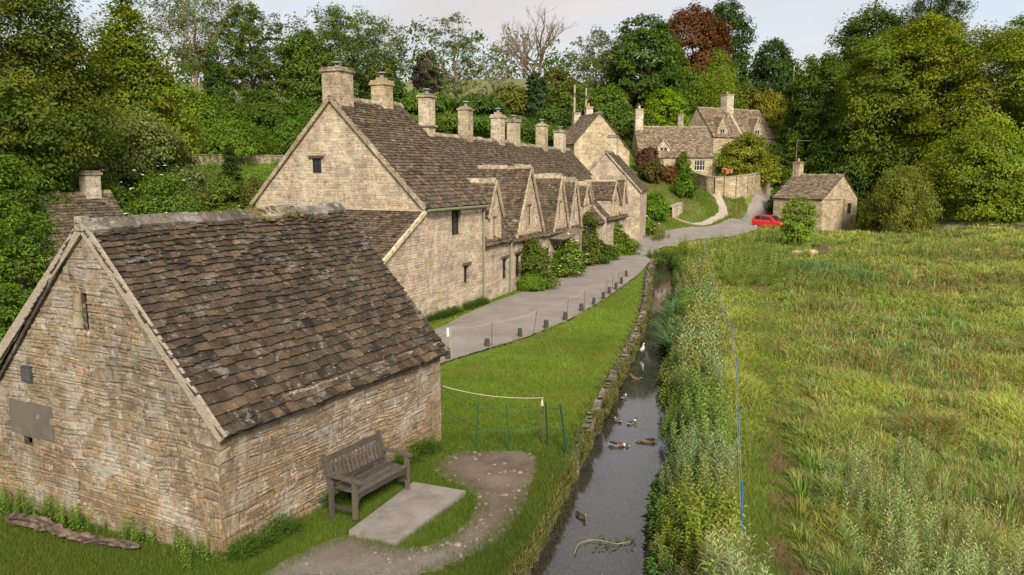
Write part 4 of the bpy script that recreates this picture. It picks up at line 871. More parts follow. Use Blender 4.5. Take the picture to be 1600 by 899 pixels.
def plant(name, label, cat, x, y, z, width, height_, prof='round', col=(.05, .085, .015), leaf=.2, dens=1.0, trunk=.22, seed=None, flat=.7, rcf=.125, ncl=None, hue=.12, lob=.3, shell=.5, wr=.55, barkc=(.10, .08, .055), group=None, vis=28, strand=0.0, up=.55, trans=.34, flowers=None, droop=.25, rr=None):
    """a tree or bush at its true place and size: trunk and limbs, crown of leaf clumps. trunk = bare share of the height"""
    TCOUNT[0] += 1; seed = TCOUNT[0] * 17 + 3 if seed is None else seed; rs = np.random.RandomState(seed)
    root = setp(empty(name, (x, y, z)), label, cat, group); Rw = width / 2; z0 = trunk * height_; z1 = height_
    rc = max(rcf * width, leaf * 1.4); rc = min(rc, (z1 - z0) * .35)
    width = width * 1.14; Rw = width / 2; vol = width * width * .8 + width * (z1 - z0)
    n = ncl or int(np.clip(vol * 1.5 / (rc * rc), 16, 520)); R_ = max(Rw - rc * .6, .25 * Rw)
    cl = crown_pts(rs, n, prof, R_, z0 + rc * .3, z1 - rc * .4, lob, shell)
    per = int(np.clip(dens * 4.6 * rc * rc / (leaf * leaf * wr), 8, 200))
    f = MB(); foliage(f, rs, cl, rc, per, leaf, flat, hue, wr, np.array([0, 0, z0 + .4 * (z1 - z0)]), up, droop, strand)
    cr_ = f.build('crown', mat_leaf(col, trans), root)
    tb = MB(); r0 = max(.018 * height_, .02) if rr is None else rr; topz = z0 + (z1 - z0) * .7
    k = 7; tt = np.linspace(0, 1, k); wob = np.cumsum(rs.randn(k, 2) * .018 * height_, 0); wob[0] = 0
    tp_ = np.c_[wob, -.25 + (topz + .25) * tt]; tr_ = r0 * (1.25 - 1.05 * tt); tr_[0] *= 1.35
    if trunk < .1 and cat not in ('tree',):
        for i in range(4): limb(tb, rs, (rs.randn() * .08 * width, rs.randn() * .08 * width, -.1), cl[rs.randint(n)], r0 * .8, r0 * .25, barkc)
    else: tb.tube(tp_, tr_, 8, barkc, cap=False)
    for i in rs.permutation(n)[:vis]:
        c = cl[i]; hz = np.clip(z0 * .6 + (c[2] - z0) * rs.uniform(.25, .75), .1, topz); s0 = np.array([np.interp(hz, tp_[:, 2], tp_[:, 0]), np.interp(hz, tp_[:, 2], tp_[:, 1]), hz])
        limb(tb, rs, s0, c, r0 * .38, r0 * .07, barkc)
    tb.build('trunk' if cat == 'tree' else 'stem', M['bark'], root)
    if flowers:
        fc, fn, fs = flowers; b = MB(); q = cl[rs.randint(0, n, fn)] + rs.randn(fn, 3) * rc * .4; o = q - np.array([0, 0, z0 + .3 * (z1 - z0)]); q = q + o / (np.linalg.norm(o, axis=1)[:, None] + 1e-6) * rc * .7
        for p in q:
            th = np.arange(6) * np.pi / 3; s = fs * (.6 + .8 * rs.rand()); V = np.c_[p[0] + s * np.cos(th), p[1] + s * np.sin(th), np.full(6, p[2]) + .15 * s * rs.randn(6)]
            b.add(np.vstack([V, p + np.array([0, 0, s * .35])]), [(i, (i + 1) % 6, 6) for i in range(6)], np.array(fc) * (.75 + .4 * rs.rand()))
        b.build('blossoms', M['paint'], root)
    return root
def grow(tb, rs, p, d, L_, r, depth, ends, spread=.55, up=.12, split=(2, 3), col=(.13, .11, .08), sh=.74):
    k = 4; pts = [p]; q = np.array(p, float); dd = np.array(d, float)
    for i in range(k):
        dd = dd + rs.randn(3) * .09 + np.array([0, 0, up * .3]); dd /= np.linalg.norm(dd); q = q + dd * L_ / k; pts.append(q)
    tb.tube(pts, np.linspace(r, r * .68, k + 1), 7 if r > .1 else (5 if r > .04 else 3), col, cap=False)
    if depth <= 2: ends.append((pts[-2], depth))
    if depth == 0: ends.append((q, 0)); return
    for i in range(rs.randint(split[0], split[1] + 1)):
        a = rs.rand() * 6.28; o = np.cross(dd, [math.cos(a), math.sin(a), .3]); o /= np.linalg.norm(o) + 1e-9
        nd = dd + o * spread * (.6 + .7 * rs.rand()); nd[2] += up; nd /= np.linalg.norm(nd)
        grow(tb, rs, pts[-1 if i < 2 else rs.randint(2, k)], nd, L_ * sh * (.8 + .35 * rs.rand()), r * .64, depth - 1, ends, spread, up, split, col, sh)
def open_tree(name, label, x, y, z, width, height_, col, leaf=.22, seed=1, trunk=.3, depth=5, rc=None, per=14, twig=(.15, .125, .09), spread=.55, bare=False, group=None, r=None, up=.12, lean=(0, 0), split=(2, 3)):
    """airy tree: forked branches to the twigs, leaf sprays at the twig ends only, sky between them"""
    rs = np.random.RandomState(seed); root = setp(empty(name, (x, y, z)), label, 'tree', group); tb = MB(); ends = []
    r = r or .017 * height_; h0 = trunk * height_; L1 = (height_ - h0) * .33
    k = 5; pts = np.c_[np.linspace(0, lean[0], k), np.linspace(0, lean[1], k), np.linspace(-.3, h0, k)]; tb.tube(pts, np.linspace(r * 1.3, r, k), 9, twig, cap=False)
    for i in range(4):
        a = i * 1.57 + rs.rand(); d = np.array([math.cos(a) * .55, math.sin(a) * .55, 1.]); 
        if i == 0: d[:2] *= .2
        grow(tb, rs, pts[-1] - np.array([0, 0, .06 * i * h0]), d / np.linalg.norm(d), L1 * (1.15 if i == 0 else .95), r * .75, depth - 1, ends, spread, up, split, twig)
    E = np.array([e[0] for e in ends]); sx = np.percentile(np.abs(E[:, :2] - pts[-1][:2]), 96); top = E[:, 2].max()
    fx = width / 2 / sx; fz = (height_ - h0) / (top - h0)
    def fit(V): V = V.copy(); m = V[:, 2] > h0 * .8; kx = np.where(m, np.clip((V[:, 2] - h0 * .8) / (h0 * .4 + .1), 0, 1), 0)[:, None]; V[:, :2] = V[:, :2] * (1 + (fx - 1) * kx); V[:, 2] = np.where(V[:, 2] > h0, h0 + (V[:, 2] - h0) * fz, V[:, 2]); return V
    tb.v = [fit(v) for v in tb.v]; E = fit(E); E = E + np.array([0, 0, 0])
    tb.build('trunk', M['bark'], root)
    if not bare:
        f = MB(); foliage(f, rs, E, rc or width * .05, per, leaf, .5, .13, .5, np.array([0, 0, h0]), .4); f.build('crown', mat_leaf(col), root)
    return root
def airy(name, label, x, y, z, width, height_, col, leaf=.25, seed=1, trunk=.25, prof='round', ncl=190, rcf=.075, per=14, twig=(.17, .14, .105), nl=9, r=None, lob=.4, lean=(0, 0)):
    """airy tree: limbs, boughs and twigs reach small leaf sprays; sky shows between them"""
    rs = np.random.RandomState(seed); root = setp(empty(name, (x, y, z)), label, 'tree'); tb = MB(); r = r or .016 * height_; h0 = trunk * height_
    cl = crown_pts(rs, ncl, prof, width * .47, h0, height_ * .985, lob, .25)
    k = 8; tt = np.linspace(0, 1, k); tp_ = np.c_[np.cumsum(rs.randn(k, 2) * .012 * height_, 0) + tt[:, None] * np.array(lean), -.3 + (.78 * height_ + .3) * tt]; tp_[0, :2] = 0
    tb.tube(tp_, r * (1.3 - 1.1 * tt), 9, twig, cap=False); nodes = [tp_[int(k * .45):]]
    mains = cl[rs.permutation(ncl)[:nl * 3]]; pick_ = [mains[0]]
    while len(pick_) < nl: pick_.append(max(mains, key=lambda m: min(np.linalg.norm(m - p) for p in pick_)))
    for m in pick_:
        hz = np.clip(h0 * .75 + (m[2] - h0) * .35, h0 * .6, .72 * height_); s0 = np.array([np.interp(hz, tp_[:, 2], tp_[:, 0]), np.interp(hz, tp_[:, 2], tp_[:, 1]), hz]); t = np.linspace(0, 1, 9)[:, None]
        bend = np.array([m[0] * .12, m[1] * .12, -.12 * np.linalg.norm(m - s0)]) + rs.randn(3) * .03 * height_; pts = s0 * (1 - t) + m * t + bend * 4 * t * (1 - t); pts[1:-1] += rs.randn(7, 3) * .008 * height_
        tb.tube(pts, r * np.linspace(.6, .10, 9), 6, twig, cap=False); nodes.append(pts[2:])
    Nn = np.concatenate(nodes)
    order = np.argsort([np.min(np.linalg.norm(Nn - c, axis=1)) for c in cl])
    for i in order:
        c = cl[i]; dd = np.linalg.norm(Nn - c, axis=1) + np.clip(Nn[:, 2] - c[2], 0, None) * .8; s0 = Nn[np.argmin(dd)]; t = np.linspace(0, 1, 5)[:, None]; L_ = np.linalg.norm(c - s0)
        pts = s0 * (1 - t) + c * t + (rs.randn(3) * .10 * L_ + np.array([0, 0, -.06 * L_])) * 4 * t * (1 - t); tb.tube(pts, r * np.linspace(.16, .05, 5), 4, twig, cap=False); Nn = np.vstack([Nn, pts[2:]])
        for q in range(3):
            e = c + rs.randn(3) * rcf * width * .8; tb.tube([pts[3], (pts[3] + e) / 2 + rs.randn(3) * .1, e], [r * .06, r * .05, r * .03], 3, twig, cap=False)
    tb.build('trunk', M['bark'], root); f = MB(); foliage(f, rs, cl, rcf * width, per, leaf, .6, .13, .5, np.array([0, 0, h0]), .4); f.build('crown', mat_leaf(col), root); return root
def at(u, vt, D, px, zsink=0.0):
    """foot point, width and height of a plant whose top is at pixel (u, vt), px pixels wide, at distance D"""
    p = P(u, vt, D); z = float(height(p.x, p.y)) - zsink; return dict(x=p.x, y=p.y, z=z, width=px / ray(u, vt)[1] * D, height_=p.z - z)
DG, MG, YG, LG, OL = (.026, .050, .010), (.042, .078, .013), (.072, .100, .012), (.095, .145, .018), (.060, .070, .020)
def tree(label, u, vt, D, px, prof='round', col=MG, leaf=None, **k):
    k.setdefault('shell', .6)
    q = at(u, vt, D, px); nm = k.pop('name', 'broadleaf_tree')
    return plant(nm, label, 'tree', q['x'], q['y'], q['z'], q['width'], q['height_'], prof, col, leaf or max(.13, 4.6 / 1250 * D), **{**dict(trunk=.18), **k})
def bush(label, u, vt, D, px, prof='bush', col=MG, leaf=None, zoff=0.0, **k):
    q = at(u, vt, D, px); nm = k.pop('name', 'bush'); ct = k.pop('cat', 'bush')
    return plant(nm, label, ct, q['x'], q['y'], q['z'] + zoff, q['width'], max(q['height_'] - zoff, .3), prof, col, leaf or max(.05, 4.0 / 1250 * D), **{**dict(trunk=.04, lob=.2, rcf=.15, vis=8), **k})
# left wood
tree('dark spreading tree filling the upper left corner', 15, -70, 33, 300, 'round', (.044, .060, .008), .15, trunk=.3, hue=.2, rcf=.115, seed=5, droop=.12)
tree('yellow-green tree between the dark corner tree and the open ash', 190, -25, 47, 200, 'cone', (.066, .088, .009), .22, hue=.15, flat=.6, trunk=.06)
q = at(297, -35, 82, 250); airy('ash_tree', 'open ash with pale forked trunk standing on the field edge', q['x'], q['y'], q['z'], q['width'], q['height_'], (.050, .078, .014), .28, 3, .33, 'vase', 250, .07, 28, (.27, .20, .14), 11)
q = at(385, 2, 84, 150); airy('hedgerow_tree', 'leafy tree right of the open ash, dark trunk', q['x'], q['y'], q['z'], q['width'], q['height_'], (.046, .074, .013), .3, 82, .12, 'round', 280, .075, 40)
tree('dark ivy column beside the open ash trunk', 335, 95, 79, 50, 'column', (.025, .048, .009), .26, trunk=.02)
q = at(525, 8, 88, 180); airy('hedgerow_tree', 'wide hedgerow tree behind the big gable chimney', q['x'], q['y'], q['z'], q['width'], q['height_'], (.050, .080, .018), .30, 81, .12, 'round', 320, .075, 40)
q = at(590, 22, 92, 150); airy('ash_tree', 'open tree with twiggy right side above the second chimney', q['x'], q['y'], q['z'], q['width'], q['height_'], (.050, .078, .020), .3, 8, .2, 'round', 230, .075, 28)
tree('rounded tree rising behind the left side of the gable chimney', 470, 45, 86, 110, 'round', (.046, .074, .015), .3, trunk=.1, dens=.7)
q = at(712, 18, 98, 140); airy('ash_tree', 'slim airy tree above the third chimney', q['x'], q['y'], q['z'], q['width'], q['height_'], (.050, .074, .024), .3, 12, .15, 'round', 180, .065, 20)
q = at(775, 65, 100, 110); airy('ash_tree', 'half-bare tree leaning beside the leafless one', q['x'], q['y'], q['z'], q['width'], q['height_'], (.075, .080, .040), .3, 14, .12, 'dome', 190, .06, 6, (.26, .21, .15))
tree('dark purple beech behind the slim airy tree', 668, 80, 112, 62, 'dome', (.018, .013, .024), .4, name='purple_tree', dens=.8, trunk=.02, lob=.45)
q = at(838, 12, 104, 125); open_tree('bare_tree', 'leafless tree with fine twigs against the sky', q['x'], q['y'], q['z'], q['width'], q['height_'], (.1, .1, .1), .2, 21, .28, 7, bare=True, twig=(.16, .125, .085), spread=.42, up=.22)
tree('dark blue-green conifer below the leafless tree', 838, 108, 96, 42, 'column', (.018, .036, .020), .3, name='conifer', trunk=.02, flat=.3, droop=.6)
q = at(930, 42, 118, 110); airy('birch_tree', 'airy birch left of the dark chestnut', q['x'], q['y'], q['z'], q['width'], q['height_'], (.060, .074, .030), .36, 25, .2, 'round', 170, .08, 20)
tree('dense dark horse chestnut behind the village, domed', 1008, 12, 116, 125, 'dome', (.030, .058, .009), .42, trunk=.03, lob=.1, name='chestnut_tree', flat=.5, shell=.75)
tree('tall copper beech with reddish brown crown', 1087, 4, 128, 120, 'round', (.070, .030, .016), .4, trunk=.1, name='copper_beech')
tree('dark green tree behind the copper beech, right side', 1140, -12, 134, 80, 'column', (.026, .052, .016), .42, trunk=.1)
tree('pale lime-green tree in front of the copper beech', 1048, 55, 120, 100, 'cone', (.058, .090, .012), .32, trunk=.04, hue=.08)
tree('weeping yellow-green willow above the highest house', 1115, 68, 126, 105, 'dome', (.066, .098, .010), .34, trunk=.02, name='willow', strand=3.5, up=.2, wr=.3, dens=1.3, hue=.06)
tree('dark dome of a tree left of the lane gap', 1210, 58, 134, 95, 'dome', (.024, .048, .012), .42, trunk=.05)
tree('bright yellow-green maple above the long low house', 1042, 138, 110, 68, 'round', (.085, .160, .008), .3, dens=1.2, name='maple_tree', trunk=.05, lob=.1)
tree('small dark purple tree beside the bright maple', 1012, 122, 116, 60, 'round', (.032, .012, .014), .3, name='purple_tree', trunk=.05)
for i, (u, vt, D, px, c, lb) in enumerate([(655, 140, 92, 110, MG, 'green hedge tree behind the second and third chimneys'), (745, 148, 92, 100, DG, 'dark hedge tree behind the fourth chimney'), (795, 130, 97, 70, OL, 'olive tree left of the blue-green conifer'), (890, 128, 100, 90, (.045, .065, .015), 'olive-green tree behind the utility poles'),
        (950, 130, 108, 80, MG, 'mid-green tree right of the utility poles'), (870, 105, 112, 70, (.05, .058, .02), 'brownish-green tree right of the leafless tree'), (975, 168, 106, 90, (.040, .062, .014), 'rounded tree behind the tall plain gable'), (860, 165, 94, 70, DG, 'dark bushy tree right of the blue-green conifer'), (600, 110, 90, 80, DG, 'dark bushy tree behind the second chimney'), (1165, 130, 126, 60, OL, 'olive tree right of the weeping willow')]):
    tree(lb, u, vt, D, px, 'bush', c, trunk=.02, lob=.2)
tree('golden feathery palm-like tree behind the highest house', 1200, 138, 122, 80, 'dome', (.095, .095, .016), .5, name='golden_tree', wr=.25, droop=.7, trunk=.05)
# hedge bank and shrubs at the left
for i, (u, vt, D, px, c, lf, lb, pf) in enumerate([
        (265, 125, 64, 140, (.072, .108, .010), .22, 'bright green hazel on the hedge bank under the open ash', 'bush'), (335, 150, 66, 110, (.045, .082, .009), .22, 'green hedge shrub below the ivy column', 'bush'), (410, 140, 70, 110, (.034, .062, .009), .22, 'dark ivy hedge left of the gable chimney', 'bush'), (480, 152, 72, 100, (.036, .066, .010), .22, 'ivy hedge directly behind the gable chimney', 'bush'),
        (360, 185, 62, 120, (.050, .090, .010), .2, 'leafy hedge foot above the broken rubble wall', 'bush'), (460, 185, 66, 90, (.040, .075, .010), .2, 'leafy hedge foot left of the gable verge', 'bush'), (560, 165, 78, 90, (.036, .064, .010), .24, 'hedge between the first two chimneys', 'bush'), (640, 180, 82, 110, (.036, .070, .010), .24, 'hedge behind the row left of the third chimney', 'bush'), (755, 182, 86, 110, (.036, .070, .010), .25, 'hedge behind the fourth and fifth chimneys', 'bush'), (840, 190, 88, 90, (.034, .062, .010), .25, 'hedge behind the sixth chimney', 'bush'), (700, 175, 84, 70, (.045, .075, .012), .25, 'hedge just right of the third chimney', 'bush'),
        (200, 160, 44, 180, (.080, .100, .050), .16, 'pale grey-green elder above the barn ridge', 'round'), (85, 165, 40, 190, (.078, .100, .042), .15, 'pale flowering shrub left of the grey-green elder', 'round'), (20, 205, 32, 170, (.045, .078, .014), .13, 'green shrub mass at the left edge', 'round'), (95, 95, 46, 150, (.036, .062, .010), .17, 'dark understorey tree behind the pale flowering shrub', 'round')]):
    bush(lb, u, vt, D, px, pf, c, lf, trunk=.05)
bush('white-flowered elder shrub just behind the barn ridge', 255, 262, 33, 130, 'bush', (.050, .085, .018), .11, flowers=((.62, .62, .5), 60, .09))
bush('tangled green shrub behind the barn ridge near the moss', 350, 275, 35, 120, 'bush', (.060, .080, .020), .12, flowers=((.6, .6, .5), 16, .07))
bush('green shrub behind the chimney of the half-hidden cottage', 165, 272, 36, 110, 'bush', (.045, .080, .016), .12, flowers=((.6, .6, .5), 20, .07))
bush('pale silvery shrub above the barn ridge', 300, 255, 40, 60, 'round', (.085, .105, .065), .13)
tree('dark young yew behind the barn ridge', 358, 226, 46, 62, 'cone', (.022, .036, .009), .13, name='yew_tree', trunk=.03, flat=.4)
bush('brown twiggy shrub left of the big gable wall', 395, 272, 40, 60, 'round', (.055, .058, .022), .12, dens=.5)
bush('dark purple shrub at the corner of the half-hidden cottage', 128, 318, 38, 40, 'bush', (.030, .010, .012), .1)
tree('near green tree beside the left edge of the barn', 22, 318, 19, 120, 'round', (.045, .080, .014), .10, trunk=.1, seed=77)
tree('second near tree overhanging the half-hidden cottage roof', -20, 225, 22, 150, 'round', (.045, .078, .014), .11, trunk=.2)
bush('low leafy shrub at the foot of the left edge trees', 10, 440, 17.5, 110, 'bush', (.040, .072, .012), .09)
# front gardens of the row
bush('tall climbing shrub against the cottage with the largest gable', 836, 370, 38.4, 66, 'bush', (.046, .066, .012), .12, flowers=((.75, .7, .5), 8, .05), rcf=.2, lob=.4)
bush('low strappy green clump at the foot of the climbing shrub', 832, 425, 37.6, 50, 'bush', (.052, .095, .012), .15, wr=.25, droop=.5)
bush('rounded bush dotted with pale yellow flowers by the lane', 889, 372, 42.6, 52, 'bush', (.055, .088, .012), .12, flowers=((.70, .68, .38), 110, .055), lob=.06)
bush('dark bush beside the lane past the yellow-flowered one', 932, 373, 48.6, 46, 'bush', (.026, .050, .010), .14, lob=.1)
bush('climber with orange blooms on the wall of the row', 921, 325, 47.5, 32, 'column', (.050, .068, .016), .14, flowers=((.55, .2, .12), 10, .06), shell=.7, rcf=.22)
bush('green garden shrub near the end house', 960, 336, 54, 36, 'bush', (.062, .095, .012), .15)
bush('low yellow-green shrub spilling towards the lane before the end house', 972, 366, 54, 50, 'bush', (.055, .085, .012), .15)
bush('dark low shrub left of the end house corner', 950, 382, 51, 40, 'bush', (.035, .062, .010), .14)
bush('leafy bed with white flowers right of the end house', 1006, 334, 66, 40, 'bush', (.050, .085, .012), .16, flowers=((.8, .8, .75), 60, .07))
bush('small white-flowered bed edging the green', 1016, 353, 66.5, 24, 'bush', (.055, .095, .016), .15, flowers=((.8, .8, .75), 30, .06))
bush('low yellow-green weedy verge between the lane and the head of the stream', 1046, 386, 57.5, 32, 'bush', (.070, .078, .014), .13)
# around the green and the terrace
bush('rounded green bush at the left edge of the green', 1022, 299, 74, 52, 'bush', (.050, .098, .010), .2, lob=.05)
bush('brown-red shrub left of the house doorway', 1018, 248, 88, 46, 'round', (.048, .042, .016), .26)
bush('rust-red shrub in front of the house doorway', 1045, 258, 91, 36, 'bush', (.065, .030, .016), .26)
bush('purple-leaved shrub below the single dormer', 1013, 226, 91, 42, 'round', (.060, .030, .040), .26)
bush('fresh green bush standing on the green by the curved wall', 1072, 258, 86, 34, 'bush', (.048, .092, .012), .24)
bush('climbing greenery on the corner of the long low house', 1068, 235, 95, 26, 'column', (.055, .088, .014), .25)
bush('large golden-green shrub on the terrace', 1168, 202, 97, 100, 'dome', (.080, .095, .012), .3, name='golden_shrub', flat=.45, trunk=.12)
bush('dark green shrub right of the golden one', 1208, 222, 104, 44, 'bush', (.032, .056, .010), .3)
bush('small shrub between the curved wall and the lane', 1213, 258, 100, 28, 'bush', (.060, .088, .014), .26)
bush('rounded yellow-green bush by the lane behind the small house', 1232, 262, 98, 30, 'bush', (.065, .098, .012), .26)
bush('shrub at the lane side left of the small house', 1213, 290, 88, 24, 'bush', (.045, .068, .014), .24)
bush('tall narrow creeper-covered gatepost shrub up the lane', 1243, 205, 104, 26, 'column', (.060, .085, .014), .28)
bush('clipped dark hedge right of the small house', 1352, 310, 85, 40, 'bush', (.028, .052, .010), .22, lob=.05)
# right-hand wood
tree('dark green tree behind the small house', 1285, 78, 108, 120, 'round', (.036, .060, .009), .36, trunk=.08)
tree('tall dark tree at the back of the right-hand wood', 1375, 5, 120, 170, 'round', (.034, .056, .010), .42, trunk=.15)
tree('big spreading mid-green tree in the middle of the right-hand wood', 1395, 40, 96, 190, 'round', (.068, .092, .010), .33, trunk=.12, flat=.55, hue=.15)
tree('tall leaning sycamore with layered yellow-green branches', 1465, 12, 92, 170, 'round', (.082, .100, .010), .33, trunk=.15, flat=.5, hue=.14, rcf=.11)
tree('dark pine poking above the right-hand wood', 1465, -22, 112, 90, 'vase', (.020, .034, .012), .4, name='pine_tree', trunk=.5, wr=.25, dens=.7)
tree('broad yellow-green tree at the right edge of the wood', 1565, 28, 86, 200, 'round', (.084, .110, .010), .3, trunk=.1, flat=.6)
tree('tall tree closing the right edge of the picture', 1650, -10, 92, 180, 'round', (.064, .090, .010), .32, trunk=.1)
tree('lower spreading tree drooping over the dark field wall', 1545, 190, 80, 190, 'dome', (.074, .102, .010), .28, trunk=.06, flat=.6)
tree('dark tree behind the roof of the small house', 1330, 180, 97, 130, 'dome', (.030, .054, .009), .33, trunk=.02)
tree('mid-green understorey tree in the heart of the right-hand wood', 1430, 180, 92, 130, 'dome', (.052, .076, .009), .31, trunk=.04)
tree('dark understorey tree left of the right-hand wood gap', 1265, 150, 112, 80, 'bush', (.034, .058, .010), .38, trunk=.02)
tree('shaded undergrowth tree at the wood edge by the field wall', 1600, 250, 79, 120, 'bush', (.036, .06, .009), .27, trunk=.02)
bush('feathery olive willow bush at the edge of the meadow', 1412, 252, 77, 118, 'bush', (.070, .082, .018), .26, name='willow_bush', wr=.28, rcf=.10, lob=.4, strand=1.0, hue=.2, droop=.5)
q = at(1249, 303, 62, 58); plant('young_willow', 'young willow with bright leaves growing at the meadow edge by the car', 'tree', q['x'], q['y'], q['z'], q['width'], q['height_'], 'round', (.078, .120, .022), .2, trunk=.10, rcf=.15, dens=.8, seed=61, rr=.06, lob=.3)
# a far belt that reads as one mass behind everything
b = MB(); rs = np.random.RandomState(9); cl = []
for k in range(170):
    x = -140 + 380 * rs.rand(); y = 150 + 40 * rs.rand(); hh = 4 + 7 * rs.rand(); z0 = float(height(x, y)); cl += [(x + 4 * rs.randn(), y + 3 * rs.randn(), z0 + hh * f) for f in (.2, .5, .8, 1)]
foliage(b, rs, np.array(cl), 3.6, 42, .9, .6); setp(b.build('woods', mat_leaf((.034, .056, .014))), 'far belt of woodland along the hill crest behind the village', 'woodland', kind='stuff')
# undergrowth covering the bank between the single shrubs
b = MB(); n = 4200; x = -75 + 95 * rs.rand(n); y = 32 + 70 * rs.rand(n)
rowd = (x - f1.x) * (-math.cos(T2)) + (y - f1.y) * math.sin(T2); kp = (rowd > 10.5) & (np.abs(x) < .85 * y) & (y > 33) & ~((y < 40) & (x < -13) & (x > -27))
z = height(x, y); kp &= ~((y > 84) & (z > 12)); cl = np.c_[x, y, z + .35][kp]
foliage(b, rs, cl, .9, 34, .22, .5); setp(b.build('undergrowth', mat_leaf((.040, .070, .012))), 'tangled green undergrowth carpeting the bank behind the cottages', 'undergrowth', kind='stuff')

# ---------------------------------------------------------------- grass and herbs (too many to count)
def blades(mb, x, y, z, h, w_, lean, col, rs, seg=2):
    n = len(x); a = rs.rand(n) * 2 * np.pi; la = rs.rand(n) * 2 * np.pi; l = lean * h * (.3 + rs.rand(n))
    cx, cy = np.cos(a) * w_ / 2, np.sin(a) * w_ / 2; ex, ey = np.cos(la) * l, np.sin(la) * l
    if seg == 1:
        V = np.stack([np.c_[x - cx, y - cy, z], np.c_[x + cx, y + cy, z], np.c_[x + ex, y + ey, z + h]], 1).reshape(-1, 3); mb.add(V, np.arange(n * 3).reshape(-1, 3), col); return
    V = np.stack([np.c_[x - cx, y - cy, z], np.c_[x + cx, y + cy, z], np.c_[x + cx * .8 + ex * .35, y + cy * .8 + ey * .35, z + h * .62], np.c_[x - cx * .8 + ex * .35, y - cy * .8 + ey * .35, z + h * .62], np.c_[x + ex, y + ey, z + h * (1 - .25 * lean)]], 1).reshape(-1, 3)
    i = np.arange(n)[:, None] * 5; mb.add(V, i + np.array([[0, 1, 2, 3]]), col); mb.add(V, i + np.array([[3, 2, 4]]), col)
M['grass'] = mat_leaf((1, 1, 1), .3, .6)
barnP = [(bo.x + math.sin(TH) * a - math.cos(TH) * c, bo.y + math.cos(TH) * a + math.sin(TH) * c) for a, c in ((0, 0), (6, 0), (6, 5.75), (0, 5.75))]
slabP = [tuple(G(u, v, .12)[:2]) for u, v in ((545, 829), (620, 846), (728, 767), (646, 753))]
def nearD(rs, n, y0, y1, k):                                  # distances with density falling as the blades get smaller in view
    u = rs.rand(n); e = 1 - k; return (y0 ** e + u * (y1 ** e - y0 ** e)) ** (1 / e)
rs = np.random.RandomState(12)
# lawn
n = 900000; y = nearD(rs, n, 8.6, 60, 1.7); x = (-.73 + 1.05 * rs.rand(n)) * y
fac = lambda yy: np.interp(yy, [f0.y - 6, f0.y, f1.y, f1.y + 27.8, 90], [f0.x - 2.9, f0.x, f1.x, f1.x + 11.2, 24])
ok = (x < SLX(y) - .04) & (x > -14) & ~inpoly(x, y, ROADP) & ~inpoly(x, y, barnP) & (~inpoly(x, y, slabP) | ((polyline_dist(x, y, slabP + slabP[:1]) < .05) & (rs.rand(n) < .5)))
bd = (x - bo.x) * math.cos(TH) - (y - bo.y) * math.sin(TH)    # distance out from the barn's long wall
ok &= ~((y > 24) & (x < fac(y) + .03)) & ~((y < 24) & (x < bo.x - .5) & (y > 16.5) & (bd < -.2))
ed = np.where(inpoly(x, y, PATHP), polyline_dist(x, y, np.vstack([PI_, PO_[::-1]])), -1)
ok &= (ed < 0) | ((ed < .28) & (rs.rand(n) < .5 - 1.6 * ed)) | (rs.rand(n) < .015)
cop = (x > SLX(y) - .32) & (y > 15.6); ok &= ~((polyline_dist(x, y, RR) < .55) & (vn(x, y, 38, .7) > .58) & (rs.rand(n) < .85))
ok &= ~cop | (rs.rand(n) < .36 + .6 * (vn(x, y, 4, .8) > .5))
x, y = x[ok], y[ok]; n = len(x)
z = height(x, y) + .05 * (vn(x, y, 3, 1.7) - .5)
rough = ((y < 17) | (x < fac(y) + .55)).astype(float); edge = np.clip(1 - polyline_dist(x, y, RR) / .35, 0, 1)
p1, p2 = vn(x, y, 31, 2.6), vn(x, y, 32, .8)
h = (.045 + .035 * rs.rand(n)) * (1 + .45 * rough * p2 + .8 * edge + .4 * p2); bank = (x > SLX(y) - .7) & (y < 17); h = np.where(bank, h * 1.35, h)
c = np.array([.125, .188, .016])[None] * (.55 + .55 * p1 + .42 * p2)[:, None] * (.75 + .5 * rs.rand(n))[:, None]
yl = np.clip((vn(x, y, 33, 1.5) * .6 + vn(x, y, 36, .5) * .4 - .45) * 3, 0, 1)[:, None]; c = c * (1 - yl * .55) + np.array([.20, .19, .03]) * yl * .55
dk = rough[:, None] * .6; c = c * (1 - dk) + np.array([.062, .105, .012]) * dk
dry = (rs.rand(n) < .04 + .35 * np.clip(1 - polyline_dist(x, y, RR) / .7, 0, 1) * (vn(x, y, 37, .6) > .4))[:, None]; c = np.where(dry, np.array([.20, .17, .07]), c)
b = MB(); blades(b, x, y, z - .01, h, .0095 * np.clip(y / 12, 1, 3.4), .55, c, rs, 1)
setp(b.build('lawn_grass', M['grass']), 'short green grass of the lawn and verges between barn, lane and stream', 'grass', kind='stuff')
# hanging tufts over the bank and weeds on the wall
b = MB(); n = 30000; y = nearD(rs, n, 8.5, 60, 1.5); x = SLX(y) - np.where(y < 15.5, .24, .12) + np.where(y < 15.5, .27, .2) * rs.rand(n); k = (vn(x, y, 41, .7) > .42) | (y < 15.5); x, y = x[k], y[k]; n = len(x)
c = np.array([.11, .135, .025])[None] * (.5 + 1.0 * rs.rand(n))[:, None]; br = (rs.rand(n) < .25)[:, None]; c = np.where(br, np.array([.22, .15, .06]), c)
zt = -.02 - np.where(y < 15.5, .42, .36) * rs.rand(n) ** np.where(y < 15.5, 1.2, 2.0); blades(b, x + .05, y, zt, .06 + .11 * rs.rand(n), .014 * np.clip(y / 12, 1, 3), 1.2, c, rs)
setp(b.build('bank_weeds', M['grass']), 'tufts of weeds and dry grass hanging over the stream bank wall', 'weeds', kind='stuff')
